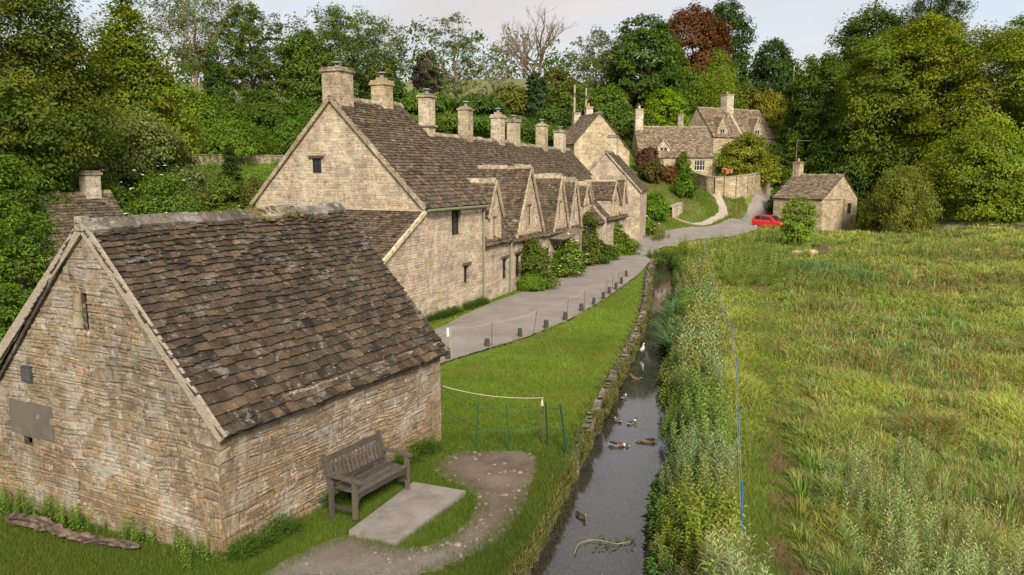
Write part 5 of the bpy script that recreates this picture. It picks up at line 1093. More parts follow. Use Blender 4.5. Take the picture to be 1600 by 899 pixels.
# grass of the green up by the terrace wall
n = 90000; y = 62 + 38 * rs.rand(n); x = 8 + 18 * rs.rand(n); k = ~inpoly(x, y, ROADP) & (polyline_dist(x, y, FP) > .55) & (x < np.interp(y, [62, 70, 80, 88, 100], [10.5, 13.5, 21, 26, 31])) & (x > np.interp(y, [62, 72, 90], [11.2, 12.5, 14])); x, y = x[k], y[k]; n = len(x)
c = np.array([.125, .190, .018])[None] * (.6 + .5 * vn(x, y, 34, 2.2) + .3 * rs.rand(n))[:, None]; rg = (vn(x, y, 35, 3) > .55)[:, None]; c = np.where(rg & (rs.rand(n, 1) < .4), np.array([.22, .19, .07]), c)
b = MB(); blades(b, x, y, height(x, y) - .02, (.10 + .12 * rs.rand(n)) * (1 + 1.2 * (x > 20)), .06, .6, c, rs, 1); setp(b.build('green_grass', M['grass']), 'short grass of the sloping green below the terrace wall', 'grass', kind='stuff')
# meadow
b = MB(); n = 760000; y = nearD(rs, n, 8.2, 82, 1.45); x = rs.rand(n); xr = SRX(np.minimum(y, SY1)); x = xr + .8 + x ** .9 * (np.minimum(1.0 * y, 66) - xr - .8)
ok = ~inpoly(x, y, ROADP) & (polyline_dist(x, y, RR) > .4) & ~((y > 62) & (x < np.interp(y, [62, 70, 82], [14, 18.5, 25.5]))); x, y = x[ok], y[ok]; n = len(x)
polex = np.interp(y, [11.5, 20, 30, 45, 60], [3.5, 5.9, 8.4, 12.2, 15.8]); mown = np.clip(1 - np.abs(x - polex - 1.0 * (y / 22)) / (.035 * y + .35), 0, 1)
q1, q2, q3 = vn(x, y, 51, 3.4), vn(x, y, 52, 1.2), vn(x, y, 53, .5); rush = np.zeros(n)
for (u_, v_, a_, b_) in ((1370, 462, 5.5, 1.6), (1330, 448, 2.5, 1.2), (1545, 452, 5.0, 1.3), (1480, 458, 2.0, 1.0), (1500, 408, 7.5, 1.8), (1585, 395, 6, 2.0), (1300, 500, 1.6, .8), (1575, 560, 2, .7), (1420, 700, .9, .5)):
    p_ = G(u_, v_, -.4); rush = np.maximum(rush, np.clip(1.5 - ((x - p_.x) / a_) ** 2 - ((y - p_.y) / (b_ * 1.6)) ** 2 + .9 * (vn(x, y, 54, .9) - .5), 0, 1))
rush *= (.65 + .35 * q3); dryp = np.clip((vn(x, y, 55, 2.6) - .56) * 4, 0, 1) * (.35 + .65 * (vn(x, y, 58, 9) > .45)) + .75 * np.clip(1 - np.abs(x - polex - .085 * y) / (.02 * y + .2), 0, 1) * (vn(x, y, 63, 1.5) > .45) * (y < 32)
kp = rs.rand(n) < .25 + .6 * q2 + .35 * q3 - .12 * dryp + .5 * mown; 
cl_ = vn(x, y, 57, .9) * vn(x, y, 59, 2.1) * 2; h = (.12 + .34 * rs.rand(n)) * (.4 + .5 * q1 + 1.0 * cl_) * (1 - .66 * mown) * (1 - .55 * np.clip(dryp, 0, 1)) * (1 + .5 * rush)
c = np.array([.285, .320, .058])[None] * (.66 + .40 * q1 + .50 * q3)[:, None] * (.7 + .6 * rs.rand(n))[:, None]
c = c * (1 - .75 * rush[:, None]) + np.array([.095, .100, .030]) * .75 * rush[:, None]
gr = np.clip((vn(x, y, 56, 5.5) - .5) * 3, 0, 1)[:, None] * .6; c = c * (1 - gr) + np.array([.150, .230, .035])[None] * (.6 + .6 * rs.rand(n))[:, None] * gr
dr = (rs.rand(n) <   .06 + .62 * dryp)[:, None]; c = np.where(dr, np.array([.32, .22, .10])[None] * (.5 + .7 * rs.rand(n))[:, None], c)
sg = mown[:, None] * .55; c = c * (1 - sg) + np.array([.150, .205, .028]) * sg
x, y, h, c, q2 = x[kp], y[kp], h[kp], c[kp], q2[kp]
blades(b, x, y, height(x, y) - .02, h, .011 * np.clip(y / 9, 1, 5.5), .75, c, rs)
# the mown strip beside the stakes, and straw stems
n = 170000; y_ = nearD(rs, n, 8.0, 60, 1.6); px0 = np.interp(y_, [8, 11.5, 20, 30, 45, 60], [2.5, 3.5, 5.9, 8.4, 12.2, 15.8]); x_ = px0 - .25 + (.075 * y_ + .5) * rs.rand(n); a_ = vn(x_, y_, 73, .9) * .6 + vn(x_, y_, 74, .35) * .4; f_ = (x_ - px0) / (.075 * y_ + .5); br = (rs.rand(n) < .10 + .75 * np.clip((a_ - .48) * 5, 0, 1) * (f_ > .35))[:, None]
c_ = np.array([.17, .25, .03])[None] * (.5 + .8 * rs.rand(n, 1)) * (.7 + .5 * vn(x_, y_, 75, 1.4))[:, None]; c_ = np.where(br, np.array([.30, .20, .11])[None] * (.4 + .8 * rs.rand(n, 1)), c_)
blades(b, x_, y_, height(x_, y_) - .01, (.05 + .10 * rs.rand(n)) * (.7 + .9 * a_), .010 * np.clip(y_ / 10, 1, 4), .9, c_, rs, 1)
n = 16000; y_ = nearD(rs, n, 9, 80, 1.2); x_ = SRX(np.minimum(y_, SY1)) + 2 + .10 * y_ + rs.rand(n) * .6 * y_; k = (vn(x_, y_, 76, 4) > .5) & ~((y_ > 58) & (x_ < 27)); x_, y_ = x_[k], y_[k]; n = len(x_)
blades(b, x_, y_, height(x_, y_), .35 + .4 * rs.rand(n), .007 * np.clip(y_ / 8, 1, 6), .35, np.where(rs.rand(n, 1) < .3, np.array([.26, .13, .06]), np.array([.40, .33, .17])) * (.6 + .6 * rs.rand(n, 1)), rs)
# tussocks: fans of longer blades
n = 6400; y0 = nearD(rs, n, 8.2, 80, 1.3); xr = SRX(np.minimum(y0, SY1)); x0 = xr + 2 + rs.rand(n) * (np.minimum(1.0 * y0, 64) - xr - 2)
pol0 = np.interp(y0, [11.5, 20, 30, 45, 60], [3.5, 5.9, 8.4, 12.2, 15.8]); k = (x0 - pol0 > .07 * y0 + .1) & ~inpoly(x0, y0, ROADP) & (polyline_dist(x0, y0, RR) > .6) & ~((y0 > 60) & (x0 < np.interp(y0, [60, 70, 82], [13, 18.5, 25.5]))) & (vn(x0, y0, 64, 3) + .3 * rs.rand(n) > .45)
x0, y0 = x0[k], y0[k]; n = len(x0); per = 44; i_ = np.repeat(np.arange(n), per); m_ = len(i_); H_ = ((.28 + .42 * rs.rand(n) ** 1.5) * (.8 + .5 * vn(x0, y0, 65, 5)))[i_]; a_ = rs.rand(m_) * 6.28; s_ = rs.rand(m_) ** .7
tone = np.array([[.20, .32, .05], [.28, .32, .06], [.14, .24, .04], [.32, .31, .09], [.25, .36, .11]])[rs.randint(0, 5, n)] * (.7 + .5 * rs.rand(n, 1)); C_ = tone[i_] * (.65 + .6 * rs.rand(m_, 1)); dr_ = (rs.rand(m_) < .1)[:, None]; C_ = np.where(dr_, np.array([.30, .22, .10]), C_)
rad = H_ * .30 * s_; bx, by = x0[i_] + rad * np.cos(a_), y0[i_] + rad * np.sin(a_); hh = H_ * (1 - .35 * s_) * (.7 + .4 * rs.rand(m_)); ww = .010 * np.clip(by / 9, 1, 5.5); ex, ey = np.cos(a_) * H_ * .75 * s_, np.sin(a_) * H_ * .75 * s_
zz_ = height(bx, by) - .02; px_, py_ = -np.sin(a_) * ww / 2, np.cos(a_) * ww / 2
V = np.stack([np.c_[bx - px_, by - py_, zz_], np.c_[bx + px_, by + py_, zz_], np.c_[bx + px_ * .9 + ex * .45, by + py_ * .9 + ey * .45, zz_ + hh * .75], np.c_[bx - px_ * .9 + ex * .45, by - py_ * .9 + ey * .45, zz_ + hh * .75], np.c_[bx + ex * 1.1, by + ey * 1.1, zz_ + hh * .92]], 1).reshape(-1, 3); q_ = np.arange(m_)[:, None] * 5
b.add(V, q_ + np.array([[0, 1, 2, 3]]), C_); b.add(V, q_ + np.array([[3, 2, 4]]), C_)
setp(b.build('meadow_grass', M['grass']), 'long uneven meadow grass, green with dry and dark rushy patches', 'grass', kind='stuff')
def herb(rs, h, nl, l, wr, droop, col, tip, top=.5):
    """template of an upright leafy stem -> verts, quads, colours"""
    b = MB(); ln = rs.randn(2) * .07 * h; s = lambda t: np.array([ln[0] * t * t, ln[1] * t * t, h * t])
    b.tube([s(0), s(.5), s(1)], [.006, .005, .002], 3, np.array(col) * .9, cap=False)
    for i in range(nl):
        t = .12 + .88 * (i + rs.rand()) / nl; a = i * 2.4 + rs.rand(); L_ = l * (1.15 - .75 * t) * (.8 + .4 * rs.rand()); o = np.array([math.cos(a), math.sin(a), 0]); sd = np.array([-o[1], o[0], 0]) * L_ * wr * .5
        p = s(t); m_ = p + o * L_ * .5 + np.array([0, 0, L_ * (.38 - droop * .3)]); e = p + o * L_ * .95 + np.array([0, 0, L_ * (.45 - droop)])
        k = np.clip((t - top) / (1 - top + 1e-6), 0, 1); cc_ = (np.array(col) * (1 - k) + np.array(tip) * k) * (.75 + .5 * rs.rand())
        b.add([p, m_ + sd, e, m_ - sd], [(0, 1, 2, 3)], cc_)
    return np.concatenate(b.v), np.concatenate(b.loops).reshape(-1, 4), np.concatenate(b.c)
def scatter(name, label, cat, tmpl, x, y, z, sc, rs, jit=.2, kind='stuff', hue=None):
    b = MB(); k = rs.randint(0, len(tmpl), len(x))
    for t, (V, F, C) in enumerate(tmpl):
        i = np.where(k == t)[0]; n = len(i)
        if not n: continue
        a = rs.rand(n) * 6.28; ca, sa = np.cos(a), np.sin(a); s_ = sc[i]
        VV = np.stack([(V[None, :, 0] * ca[:, None] - V[None, :, 1] * sa[:, None]) * s_[:, None] + x[i][:, None], (V[None, :, 0] * sa[:, None] + V[None, :, 1] * ca[:, None]) * s_[:, None] + y[i][:, None], V[None, :, 2] * s_[:, None] + z[i][:, None]], -1)
        FF = (F[None] + (np.arange(n) * len(V))[:, None, None]).reshape(-1, 4); CC = C[None] * (1 - jit + 2 * jit * rs.rand(n, 1, 1)) * (1 + .08 * rs.randn(n, 1, 3))
        if hue is not None: CC = CC * hue[i][:, None, :]
        b.add(VV.reshape(-1, 3), FF, np.clip(CC.reshape(-1, 3), .005, .9))
    return setp(b.build(name, M['grass']), label, cat, kind=kind)
rs = np.random.RandomState(21)
mug = [herb(rs, 1.05 + .3 * rs.rand(), 44, .16, .20, -.2 + .25 * rs.rand(), (.15, .20, .06), (.36, .40, .21)) for i in range(6)]
mugF = [herb(rs, 1.0 + .3 * rs.rand(), 22, .24, .30, -.15, (.15, .20, .06), (.34, .38, .18)) for i in range(5)]
netF = [herb(rs, .85 + .2 * rs.rand(), 20, .26, .42, .15, (.11, .18, .024), (.22, .30, .05)) for i in range(5)]
net = [herb(rs, .85 + .2 * rs.rand(), 30, .19, .42, .45, (.11, .18, .024), (.22, .30, .05)) for i in range(5)]
dock = [herb(rs, .8 + .2 * rs.rand(), 40, .10, .5, .1, (.22, .11, .04), (.28, .11, .045)) for i in range(3)]
flag = [herb(rs, .5, 14, .85, .06, -.1, (.09, .17, .055), (.10, .20, .08), top=.9) for i in range(3)]
# far bank of the stream: dense upright herbs
n = 3600; y = nearD(rs, n, 8.0, 66, 1.15); t = rs.rand(n); xr = SRX(np.minimum(y, SY1)); wd = np.interp(y, [8, 12, 20, 30, 45, 60], [1.1, 1.25, 1.45, 1.7, 1.9, 2.4]); x = xr + .15 + wd * t + .6 * (vn(y, y * 0, 66, 1.1) - .5) * (t < .5)
k = polyline_dist(x, y, RR) > np.where(y > 50, 1.3, .5); x, y, t = x[k], y[k], t[k]; z = np.where(t < .3, ZW + .1 + (height(x, y) - ZW) * np.clip(t / .3, 0, 1), height(x, y)) - .05
sel = vn(x, y, 61, 1.6) + .25 * (t - .4) > .52
hn = vn(x, y, 67, 1.3) * .6 + vn(x, y, 68, .5) * .4; sc = (.35 + .75 * rs.rand(len(x)) ** 1.5 + .65 * (hn - .3)) * np.where(t < .3, .62, 1.0); warm = np.where((vn(x, y, 62, 3) > .5)[:, None], np.array([1.15, 1.0, .7]), np.array([1, 1, 1.]))
far_ = y > 20
for nm_, lb_, ct_, tm_, kk in (('bank_herbs', 'tall silvery mugwort stems crowding the nearer half of the far bank', 'herbs', mug, sel & ~far_), ('bank_herbs', 'tall pale herbs crowding the far half of the stream bank', 'herbs', mugF, sel & far_), ('nettles', 'green nettles and willowherb on the nearer half of the far bank', 'nettles', net, ~sel & ~far_), ('nettles', 'green nettles on the far half of the stream bank', 'nettles', netF, ~sel & far_)):
    scatter(nm_, lb_, ct_, tm_, x[kk], y[kk], z[kk], sc[kk], rs, hue=warm[kk])
n = 1500; y = nearD(rs, n, 8.0, 60, 1.2); x = SRX(np.minimum(y, SY1)) + .10 + .35 * rs.rand(n) + .5 * (vn(y, y * 0, 66, 1.1) - .5); kk = vn(y, y * 0, 69, .8) > .4; x, y = x[kk], y[kk]; n = len(x)
scatter('water_weeds', 'dark leafy plants overhanging the right edge of the stream', 'plants', [herb(rs, .42, 24, .16, .5, .35, (.050, .100, .018), (.08, .15, .025)) for i in range(4)], x, y, np.full(n, ZW + .02), .7 + .8 * rs.rand(n), rs)
# meadow herbs
n = 5000; y = nearD(rs, n, 8.0, 76, 1.3); xr = SRX(np.minimum(y, SY1)); x = xr + 3 + rs.rand(n) * (np.minimum(.78 * y, 58) - xr - 3)
polex = np.interp(y, [11.5, 20, 30, 45, 60], [3.5, 5.9, 8.4, 12.2, 15.8]); k = (x - polex > .11 * y - .1) & (vn(x, y, 71, 4) + .30 * (y < 15) * (x < .55 * y) > .52) & (polyline_dist(x, y, RR) > .8) & ~((y > 60) & (x < np.interp(y, [60, 70, 82], [13, 18.5, 25.5])))
x, y = x[k], y[k]; scatter('meadow_herbs', 'pale silvery herbs standing among the meadow grass', 'herbs', mugF, x[y > 19], y[y > 19], height(x, y)[y > 19] - .05, .42 + .4 * rs.rand((y > 19).sum()), rs, hue=np.tile(np.array([1.1, 1.05, .7]), ((y > 19).sum(), 1)))
k = (y <= 19) & (rs.rand(len(x)) < .6); scatter('meadow_herbs', 'pale grey-green mugwort stems in the nearest corner of the meadow', 'herbs', mug, x[k], y[k], height(x[k], y[k]) - .05, .5 + .5 * rs.rand(k.sum()) ** 2, rs, hue=np.tile(np.array([1.25, 1.25, 1.1]), (k.sum(), 1)))
n = 1100; y = 40 + 36 * rs.rand(n); x = SRX(np.minimum(y, SY1)) + 2.5 + .20 * y * rs.rand(n) ** 1.3; k = (polyline_dist(x, y, RR) > 2.2) & ~((y > 60) & (x < np.interp(y, [60, 70, 82], [13, 18.5, 25.5]))); x, y = x[k], y[k]
scatter('tall_herbs', 'tall bright green herbs between the far stakes and the lane', 'herbs', mugF + netF, x, y, height(x, y) - .05, .6 + .5 * rs.rand(len(x)), rs, hue=np.tile(np.array([1.1, 1.1, .8]), (len(x), 1)))
n = 2200; y = nearD(rs, n, 10, 78, 1.1); x = rs.rand(n) * .78 * y; k = (x > SRX(np.minimum(y, SY1)) + 4 + .06 * y) & (vn(x, y, 72, 6) > .55) & ~((y > 60) & (x < 26)); x, y = x[k], y[k]
scatter('dock_stalks', 'rust-brown dock stalks scattered through the meadow', 'dock', dock, x, y, height(x, y), .5 + .4 * rs.rand(len(x)), rs)
n = 130; y = np.r_[25 + 9 * rs.rand(70), 40 + 8 * rs.rand(60)]; x = np.r_[SRX(y[:70]) + .1 + .7 * rs.rand(70), 16 + 3 * rs.rand(60)]
scatter('flag_iris', 'clumps of blade-leaved flag iris by the water and in the meadow', 'iris', flag, x, y, np.where(np.arange(n) < 70, ZW + .1, height(x, y)), .9 + .4 * rs.rand(n), rs)
n = 160; y = SY1 - .5 + 1.9 * rs.rand(n); x = float(SLX(SY1)) - .4 + (float(SRX(SY1) - SLX(SY1)) + 1.0) * rs.rand(n)
scatter('stream_end_weeds', 'green weeds choking the head of the stream by the lane', 'weeds', netF, x, y, np.minimum(height(x, y), np.where(y < SY1, ZW, 9)) - .05, .45 + .35 * rs.rand(n), rs)
# tufts at wall feet
n = 900; s_ = rs.rand(n); x = np.r_[f0.x + (f1.x - f0.x) * s_[:450] * 1.0, bo.x + math.sin(TH) * 6 * s_[450:]]; y = np.r_[f0.y + (f1.y - f0.y) * s_[:450], bo.y + math.cos(TH) * 6 * s_[450:]]
o = .05 + .3 * rs.rand(n) ** 2; x += o * math.cos(TH); y -= o * math.sin(TH); k = ~inpoly(x, y, slabP) & (vn(x, y, 81, .5) > .35); x, y, = x[k], y[k]
g_ = [herb(rs, .28, 14, .26, .07, .1, (.07, .13, .016), (.11, .17, .025)) for i in range(4)]
scatter('wall_foot_weeds', 'rank grass and weeds growing along the feet of barn and cottage walls', 'weeds', g_ , x, y, height(x, y) - .02, .6 + .7 * rs.rand(len(x)), rs)
n = 260; s_ = rs.rand(n); o = .06 + .35 * rs.rand(n) ** 2; x = bo.x - math.cos(TH) * 5.6 * s_ - math.sin(TH) * o; y = bo.y + math.sin(TH) * 5.6 * s_ - math.cos(TH) * o; k = vn(x, y, 82, .6) > .42; x, y = x[k], y[k]
scatter('gable_foot_weeds', 'leafy weeds along the foot of the barn gable behind the fallen log', 'weeds', net[:3] + g_[:2], x, y, height(x, y) - .02, (.25 + .3 * rs.rand(len(x))), rs)
# ---------------------------------------------------------------- bench, slab, posts, fences
SZ = .12
b = MB(); q = [G(u, v, SZ) for u, v in ((545, 829), (620, 846), (728, 767), (646, 753))]
b.loft([np.array([(p.x, p.y, -.15) for p in q]), np.array([(p.x, p.y, SZ) for p in q])], [(.235, .21, .185)] * 2)
setp(b.build('concrete_slab', M['slab']), 'flat grey concrete slab in front of the wooden bench', 'slab')
a = G(556, 814, SZ); c = G(641, 764, SZ); d = (c - a); BL = d.length; bd_ = d.normalized()
root = setp(empty('wooden_bench', (a.x, a.y, SZ), math.atan2(bd_.y, bd_.x)), 'weathered grey wooden bench with slatted back against the barn wall', 'bench')
WC, WD = (.074, .062, .050), (.048, .039, .031); dp = .50; rs = np.random.RandomState(6)
for x0 in (0, BL - .065):
    b = MB(); b.box(x0, 0, 0, x0 + .065, .07, .63, (.10, .08, .058)); b.build('leg', M['wood'], root)
    b = MB(); V = lambda y, z: [(x0, y, z), (x0 + .065, y, z), (x0 + .065, y + .07, z), (x0, y + .07, z)]
    b.loft([np.array(V(dp, -.06)), np.array(V(dp, .45)), np.array(V(dp + .14, .96)), np.array(V(dp + .145, .99))], [WC] * 3); b.build('leg', M['wood'], root)
    b = MB(); xa = x0 - .015; b.loft([np.array([(xa, y, z), (xa + .095, y, z), (xa + .095, y, z + .04), (xa, y, z + .04)]) for y, z in ((-.06, .62), (.0, .632), (.30, .645), (.57, .64))], [(.085, .068, .05)] * 3); b.build('armrest', M['wood'], root)
    b = MB(); b.box(x0 + .012, .07, .12, x0 + .052, dp, .17, WD); b.build('stretcher', M['wood'], root)
b = MB()
b.box(.066, .01, .34, BL - .066, .05, .43, WD); b.box(.066, dp - .02, .33, BL - .066, dp + .02, .42, WD)
for i in range(5):
    y0 = .0 + i * .102; zz_ = .435 - .012 * math.sin(i / 4 * math.pi); b.box(.066, y0, zz_, BL - .066, y0 + .085, zz_ + .024, np.array(WC) * (.8 + .45 * rs.rand()))
b.build('seat', M['wood'], root)
b = MB(); L_ = lambda z: dp + .02 + .14 * (z - .45) / .51
b.bar((.066, L_(.90), .91), (BL - .066, L_(.90), .91), .035, .10, WC); b.bar((.066, L_(.52), .52), (BL - .066, L_(.52), .52), .035, .06, WD)
k = 13
for i in range(k):
    x = .12 + (BL - .24) * i / (k - 1); b.bar((x, L_(.54) + .005, .54), (x, L_(.87) + .005, .87), .052, .018, np.array(WC) * (.8 + .6 * rs.rand()), up=(0, 1, 0))
b.build('backrest', M['wood'], root)
b = MB()
for s_ in (0, 1):
    x = .066 if s_ == 0 else BL - .066; g_ = 1 if s_ == 0 else -1
    b.add([(x, .015, .34), (x + g_ * .13, .015, .34), (x + g_ * .05, .015, .29), (x, .015, .18), (x, .045, .34), (x + g_ * .13, .045, .34), (x + g_ * .05, .045, .29), (x, .045, .18)], [(0, 1, 2, 3), (7, 6, 5, 4), (1, 5, 6, 2), (2, 6, 7, 3)], WD)
b.build('bracket', M['wood'], root)

def post(name, label, cat, foot, top, r, col, mat, group, n=7, taper=.9):
    f = Vector(foot); t = Vector(top); b = MB(); b.tube([f - Vector((0, 0, .15)), f, f.lerp(t, .5), t - (t - f).normalized() * r * .3, t], [r, r, r * (1 + taper) / 2, r * taper, r * taper * .75], n, col)
    return setp(b.build(name, M[mat]), label, cat, group)
BO = [(700, 562, 16), (761, 542, 11), (813, 527, 12), (853.5, 514.6, 12.5), (883, 500.7, 11), (909, 486, 9.5), (927.5, 475.4, 8.5), (943, 467, 8.5), (952.5, 458.5, 8), (962.4, 451.6, 8), (971, 443, 8), (979, 432, 7)]
lbB = ['nearest wooden stump to the barn, below the white-tagged post'] + [f'{ORD[i]} wooden stump from the barn along the lane edge' for i in range(1, 11)] + ['farthest wooden stump along the lane edge']
for i, (u, v, hp) in enumerate(BO):
    p = G(u, v, 0); t = P(u + random.uniform(-1, 1), v - hp - 2, p.y); post('wooden_bollard', lbB[i], 'bollard', p, t, .075 + .02 * random.random(), (.046 + .015 * random.random(), .042, .030), 'wood', 'short wooden stumps along the lane', 9)
ST = [(682, 556, 682, 524), (703, 555, 704.5, 511), (768.5, 542, 768.5, 503), (833, 526, 839, 485), (886, 493, 888, 466), (913, 486, 914, 452.5), (947, 458, 948.5, 435.5), (956.7, 450, 957.5, 431), (967, 441, 967, 420.5)]
lbS = ['thin stake close against the barn roof corner', 'pale wooden post carrying the small white tag', 'thin rusty stake right of the white-tagged post', 'leaning thin stake, third past the white-tagged post' , 'thin stake at the second dip of the rope', 'thin stake where the lawn narrows', 'seventh thin stake along the rope from the barn', 'last thin stake but one along the rope', 'farthest thin stake at the end of the rope']
lbS[3] = 'leaning thin rusty stake holding the rope'
tops = []
for i, (u, v, ut, vt) in enumerate(ST):
    p = G(u, v, 0); t = P(ut, vt, p.y); tops.append(t)
    o = post('wooden_post' if i == 1 else 'rope_stake', lbS[i], 'post' if i == 1 else 'stake', p, t, .035 if i == 1 else .014, (.30, .24, .17) if i == 1 else (.10, .075, .06), 'wood' if i == 1 else 'iron', None if i == 1 else 'thin stakes holding the rope along the lane')
p = tops[1]; b = MB(); b.box(p.x - .13, p.y - .05, p.z - .30, p.x - .05, p.y - .035, p.z - .02, (.55, .55, .54)); setp(b.build('white_tag', M['paint']), 'small white plastic tag hanging on the pale post by the lane', 'tag')
b = MB()
def sag(b, p, q, s, r, col, n=10, clo=5):
    t = np.linspace(0, 1, n)[:, None]; a = np.array(p) * (1 - t) + np.array(q) * t; a[:, 2:] -= s * 4 * t * (1 - t); b.tube(a, r, clo, col)
for p, q in zip(tops[:-1], tops[1:]): sag(b, p - Vector((0, 0, .03)), q - Vector((0, 0, .03)), .05 + .012 * (q - p).length, .009, (.34, .31, .26))
setp(b.build('lane_rope', M['rope']), 'slack pale rope strung from stake to stake along the lane', 'rope')
# green net fence across the lawn
NP = [(745, 701, 747, 631, .014, (.014, .075, .048)), (795.5, 705, 791, 633, .014, (.014, .075, .048)), (848, 695, 849, 622, .012, (.10, .07, .05)), (855.7, 698, 852.5, 629, .019, (.010, .036, .027)), (886, 711, 875.5, 632, .024, (.012, .045, .035)), (683, 634, 693, 604, .014, (.10, .075, .06))]
lbN = ['slim green fence stake nearest the barn', 'slim green fence stake in the middle of the net', 'thin brown stake where the cream rope ends', 'thick dark green stake beside the thin brown one', 'leaning dark green stake at the top of the stream bank', 'leaning rusty stake by the barn corner holding the cream rope']
nt_, nf = [], []
for i, (u, v, ut, vt, r, c) in enumerate(NP):
    p = G(u, v, 0); t = P(ut, vt, p.y + (.1 if i == 4 else 0)); nt_.append(t); nf.append(p)
    o = post('fence_stake', lbN[i], 'stake', p, t, r, c, 'paint', 'stakes of the green net fence', 6, 1.0)
bc = Vector((bo.x + math.sin(TH) * 6.0 + .02, bo.y + math.cos(TH) * 6.0, 0)); seq = [0, 1, 3, 4]
for lv, lb_ in ((.93, 'upper green tape of the net fence across the lawn'), (.48, 'lower green tape of the net fence across the lawn')):
    b = MB()
    pts = [Vector((bc.x, bc.y + .6, 1.02 if lv > .9 else .55))] + [nf[i].lerp(nt_[i], lv) for i in seq]
    for p, q in zip(pts[:-1], pts[1:]):
        t = np.linspace(0, 1, 9)[:, None]; a = np.array(p) * (1 - t) + np.array(q) * t; a[:, 2:] -= .05 * 4 * t * (1 - t)
        for k in range(8):
            u0, u1 = a[k], a[k + 1]; e = np.array([0, 0, .008]); b.add([u0 - e, u1 - e, u1 + e, u0 + e, u0 - e + [.0, .004, 0], u1 - e + [0, .004, 0], u1 + e + [0, .004, 0], u0 + e + [0, .004, 0]], [(0, 1, 2, 3), (7, 6, 5, 4), (3, 2, 6, 7), (0, 4, 5, 1)], (.045, .10, .06))
    setp(b.build('fence_tape', M['paint']), lb_, 'fence tape')
b = MB(); sag(b, nt_[5], nt_[2], .10, .012, (.62, .55, .38), 14); setp(b.build('cream_rope', M['rope']), 'cream rope slung from the barn corner to the thin brown stake', 'rope')
b = MB(); p = nt_[2]; b.tube([p - Vector((.02, .03, .02)), p - Vector((.03, .03, .10)), p - Vector((.02, .03, .17)), p - Vector((.03, .03, .19))], [.012, .03, .035, .01], 6, (.5, .42, .28)); setp(b.build('rope_knot', M['rope']), 'frayed end of the cream rope hanging at the brown stake', 'rope end')
# blue sleeved stakes in the meadow
BP = [(1159, 834, 1159.5, 752), (1155, 703, 1154.5, 636), (1152, 605, 1150.5, 560), (1143.5, 552, 1143.5, 506), (1134, 508, 1133.5, 475), (1125, 490, 1124.5, 461), (1115, 466, 1114.5, 440), (1100, 402, 1100, 380), (1092, 396, 1093, 372)]
lbP = ['blue-sleeved stake nearest the camera in the mown strip'] + [f'{ORD[i]} blue-sleeved stake from the camera' for i in range(1, 8)] + ['farthest blue-sleeved stake near the road']
ptops = []
for i, (u, v, ut, vt) in enumerate(BP):
    hgt = 1.25; zb_ = -.2
    # the sleeve ends above the grass, the bare stake runs down to the ground
    D = None
    for D_ in np.arange(8, 75, .1):
        if (P(ut, vt, D_).z - zb_) <= 1.22: D = D_; break
    D = D or 60.; t = P(ut, vt, D); mid = P(u, v, D); foot = Vector((mid.x, D, float(height(mid.x, D)) - .1))
    r_ = setp(empty('marker_stake', foot), lbP[i], 'stake', 'blue-sleeved stakes along the mown strip')
    b = MB(); b.tube([(0, 0, 0), tuple((mid - foot) * 1.02)], .010, 5, (.35, .27, .15)); b.build('stake', M['wood'], r_)
    b = MB(); b.tube([tuple(mid - foot), tuple(t - foot)], .016, 7, (.03, .10, .34)); b.build('sleeve', M['paint'], r_); ptops.append(t)
b = MB()
for p, q in zip(ptops[:-1], ptops[1:]):
    for dz in (.1, .5): sag(b, p - Vector((0, 0, dz)), q - Vector((0, 0, dz)), .03, .003, (.30, .30, .22), 6, 3)
setp(b.build('fence_wire', M['iron']), 'fine wire running between the blue-sleeved stakes', 'wire')
# fallen log by the gable
p0 = G(12, 818, -.15); p1 = G(215, 866, -.02); b = MB(); rs = np.random.RandomState(4); rings = []; cols = []; d = (p1 - p0); L_ = d.length; d.normalize(); sd = Vector((-d.y, d.x, 0))
for k in range(30):
    t = k / 29; o = p0 + d * L_ * t + Vector((0, 0, .10 + .02 * math.sin(t * 9))) + sd * .05 * math.sin(t * 7); r = .105 * (1 - .5 * t) * (.7 + .6 * rs.rand()) * (.35 if k in (0, 29) else 1)
    ph = 9 * t
    rings.append(np.array([o + sd * r * math.cos(a) * (1 + .4 * math.sin(3 * a + ph) + .3 * rs.randn() * .5) + Vector((0, 0, 1)) * r * math.sin(a) * (.8 + .25 * math.sin(5 * a + ph)) for a in np.arange(12) * 2 * np.pi / 12])); cols.append([np.array([.105, .075, .055]) * (.3 + 1.2 * rs.rand()) for j in range(12)])
b.loft(rings, cols); setp(b.build('fallen_log', M['bark']), 'gnarled reddish-brown log lying along the foot of the barn gable', 'log')
# log in the meadow below the young willow
p0 = P(1236, 396, 56); p1 = P(1276, 395, 56.5); p2 = P(1292, 386, 56.5)
r_ = setp(empty('fallen_log', (p0.x, p0.y, p0.z)), 'pale fallen trunk with dark root end lying in the meadow', 'log')
b = MB(); b.tube([(0, 0, 0), ((p1 - p0) * .5)[:], (p1 - p0)[:]], [.2, .24, .22], 9, (.36, .27, .17)); b.build('trunk', M['bark'], r_)
b = MB(); 
for k in range(9):
    a = k * .7; e = p2 - p0 + Vector((.3 * math.cos(a), .2 * math.sin(a * 2), .35 * math.sin(a) - .15)); b.tube([(p1 - p0)[:], ((p1 - p0) * .5 + e * .5 + Vector((0, 0, .05)))[:], e[:]], [.2, .13, .04], 6, (.10, .065, .04))
b.build('roots', M['bark'], r_)
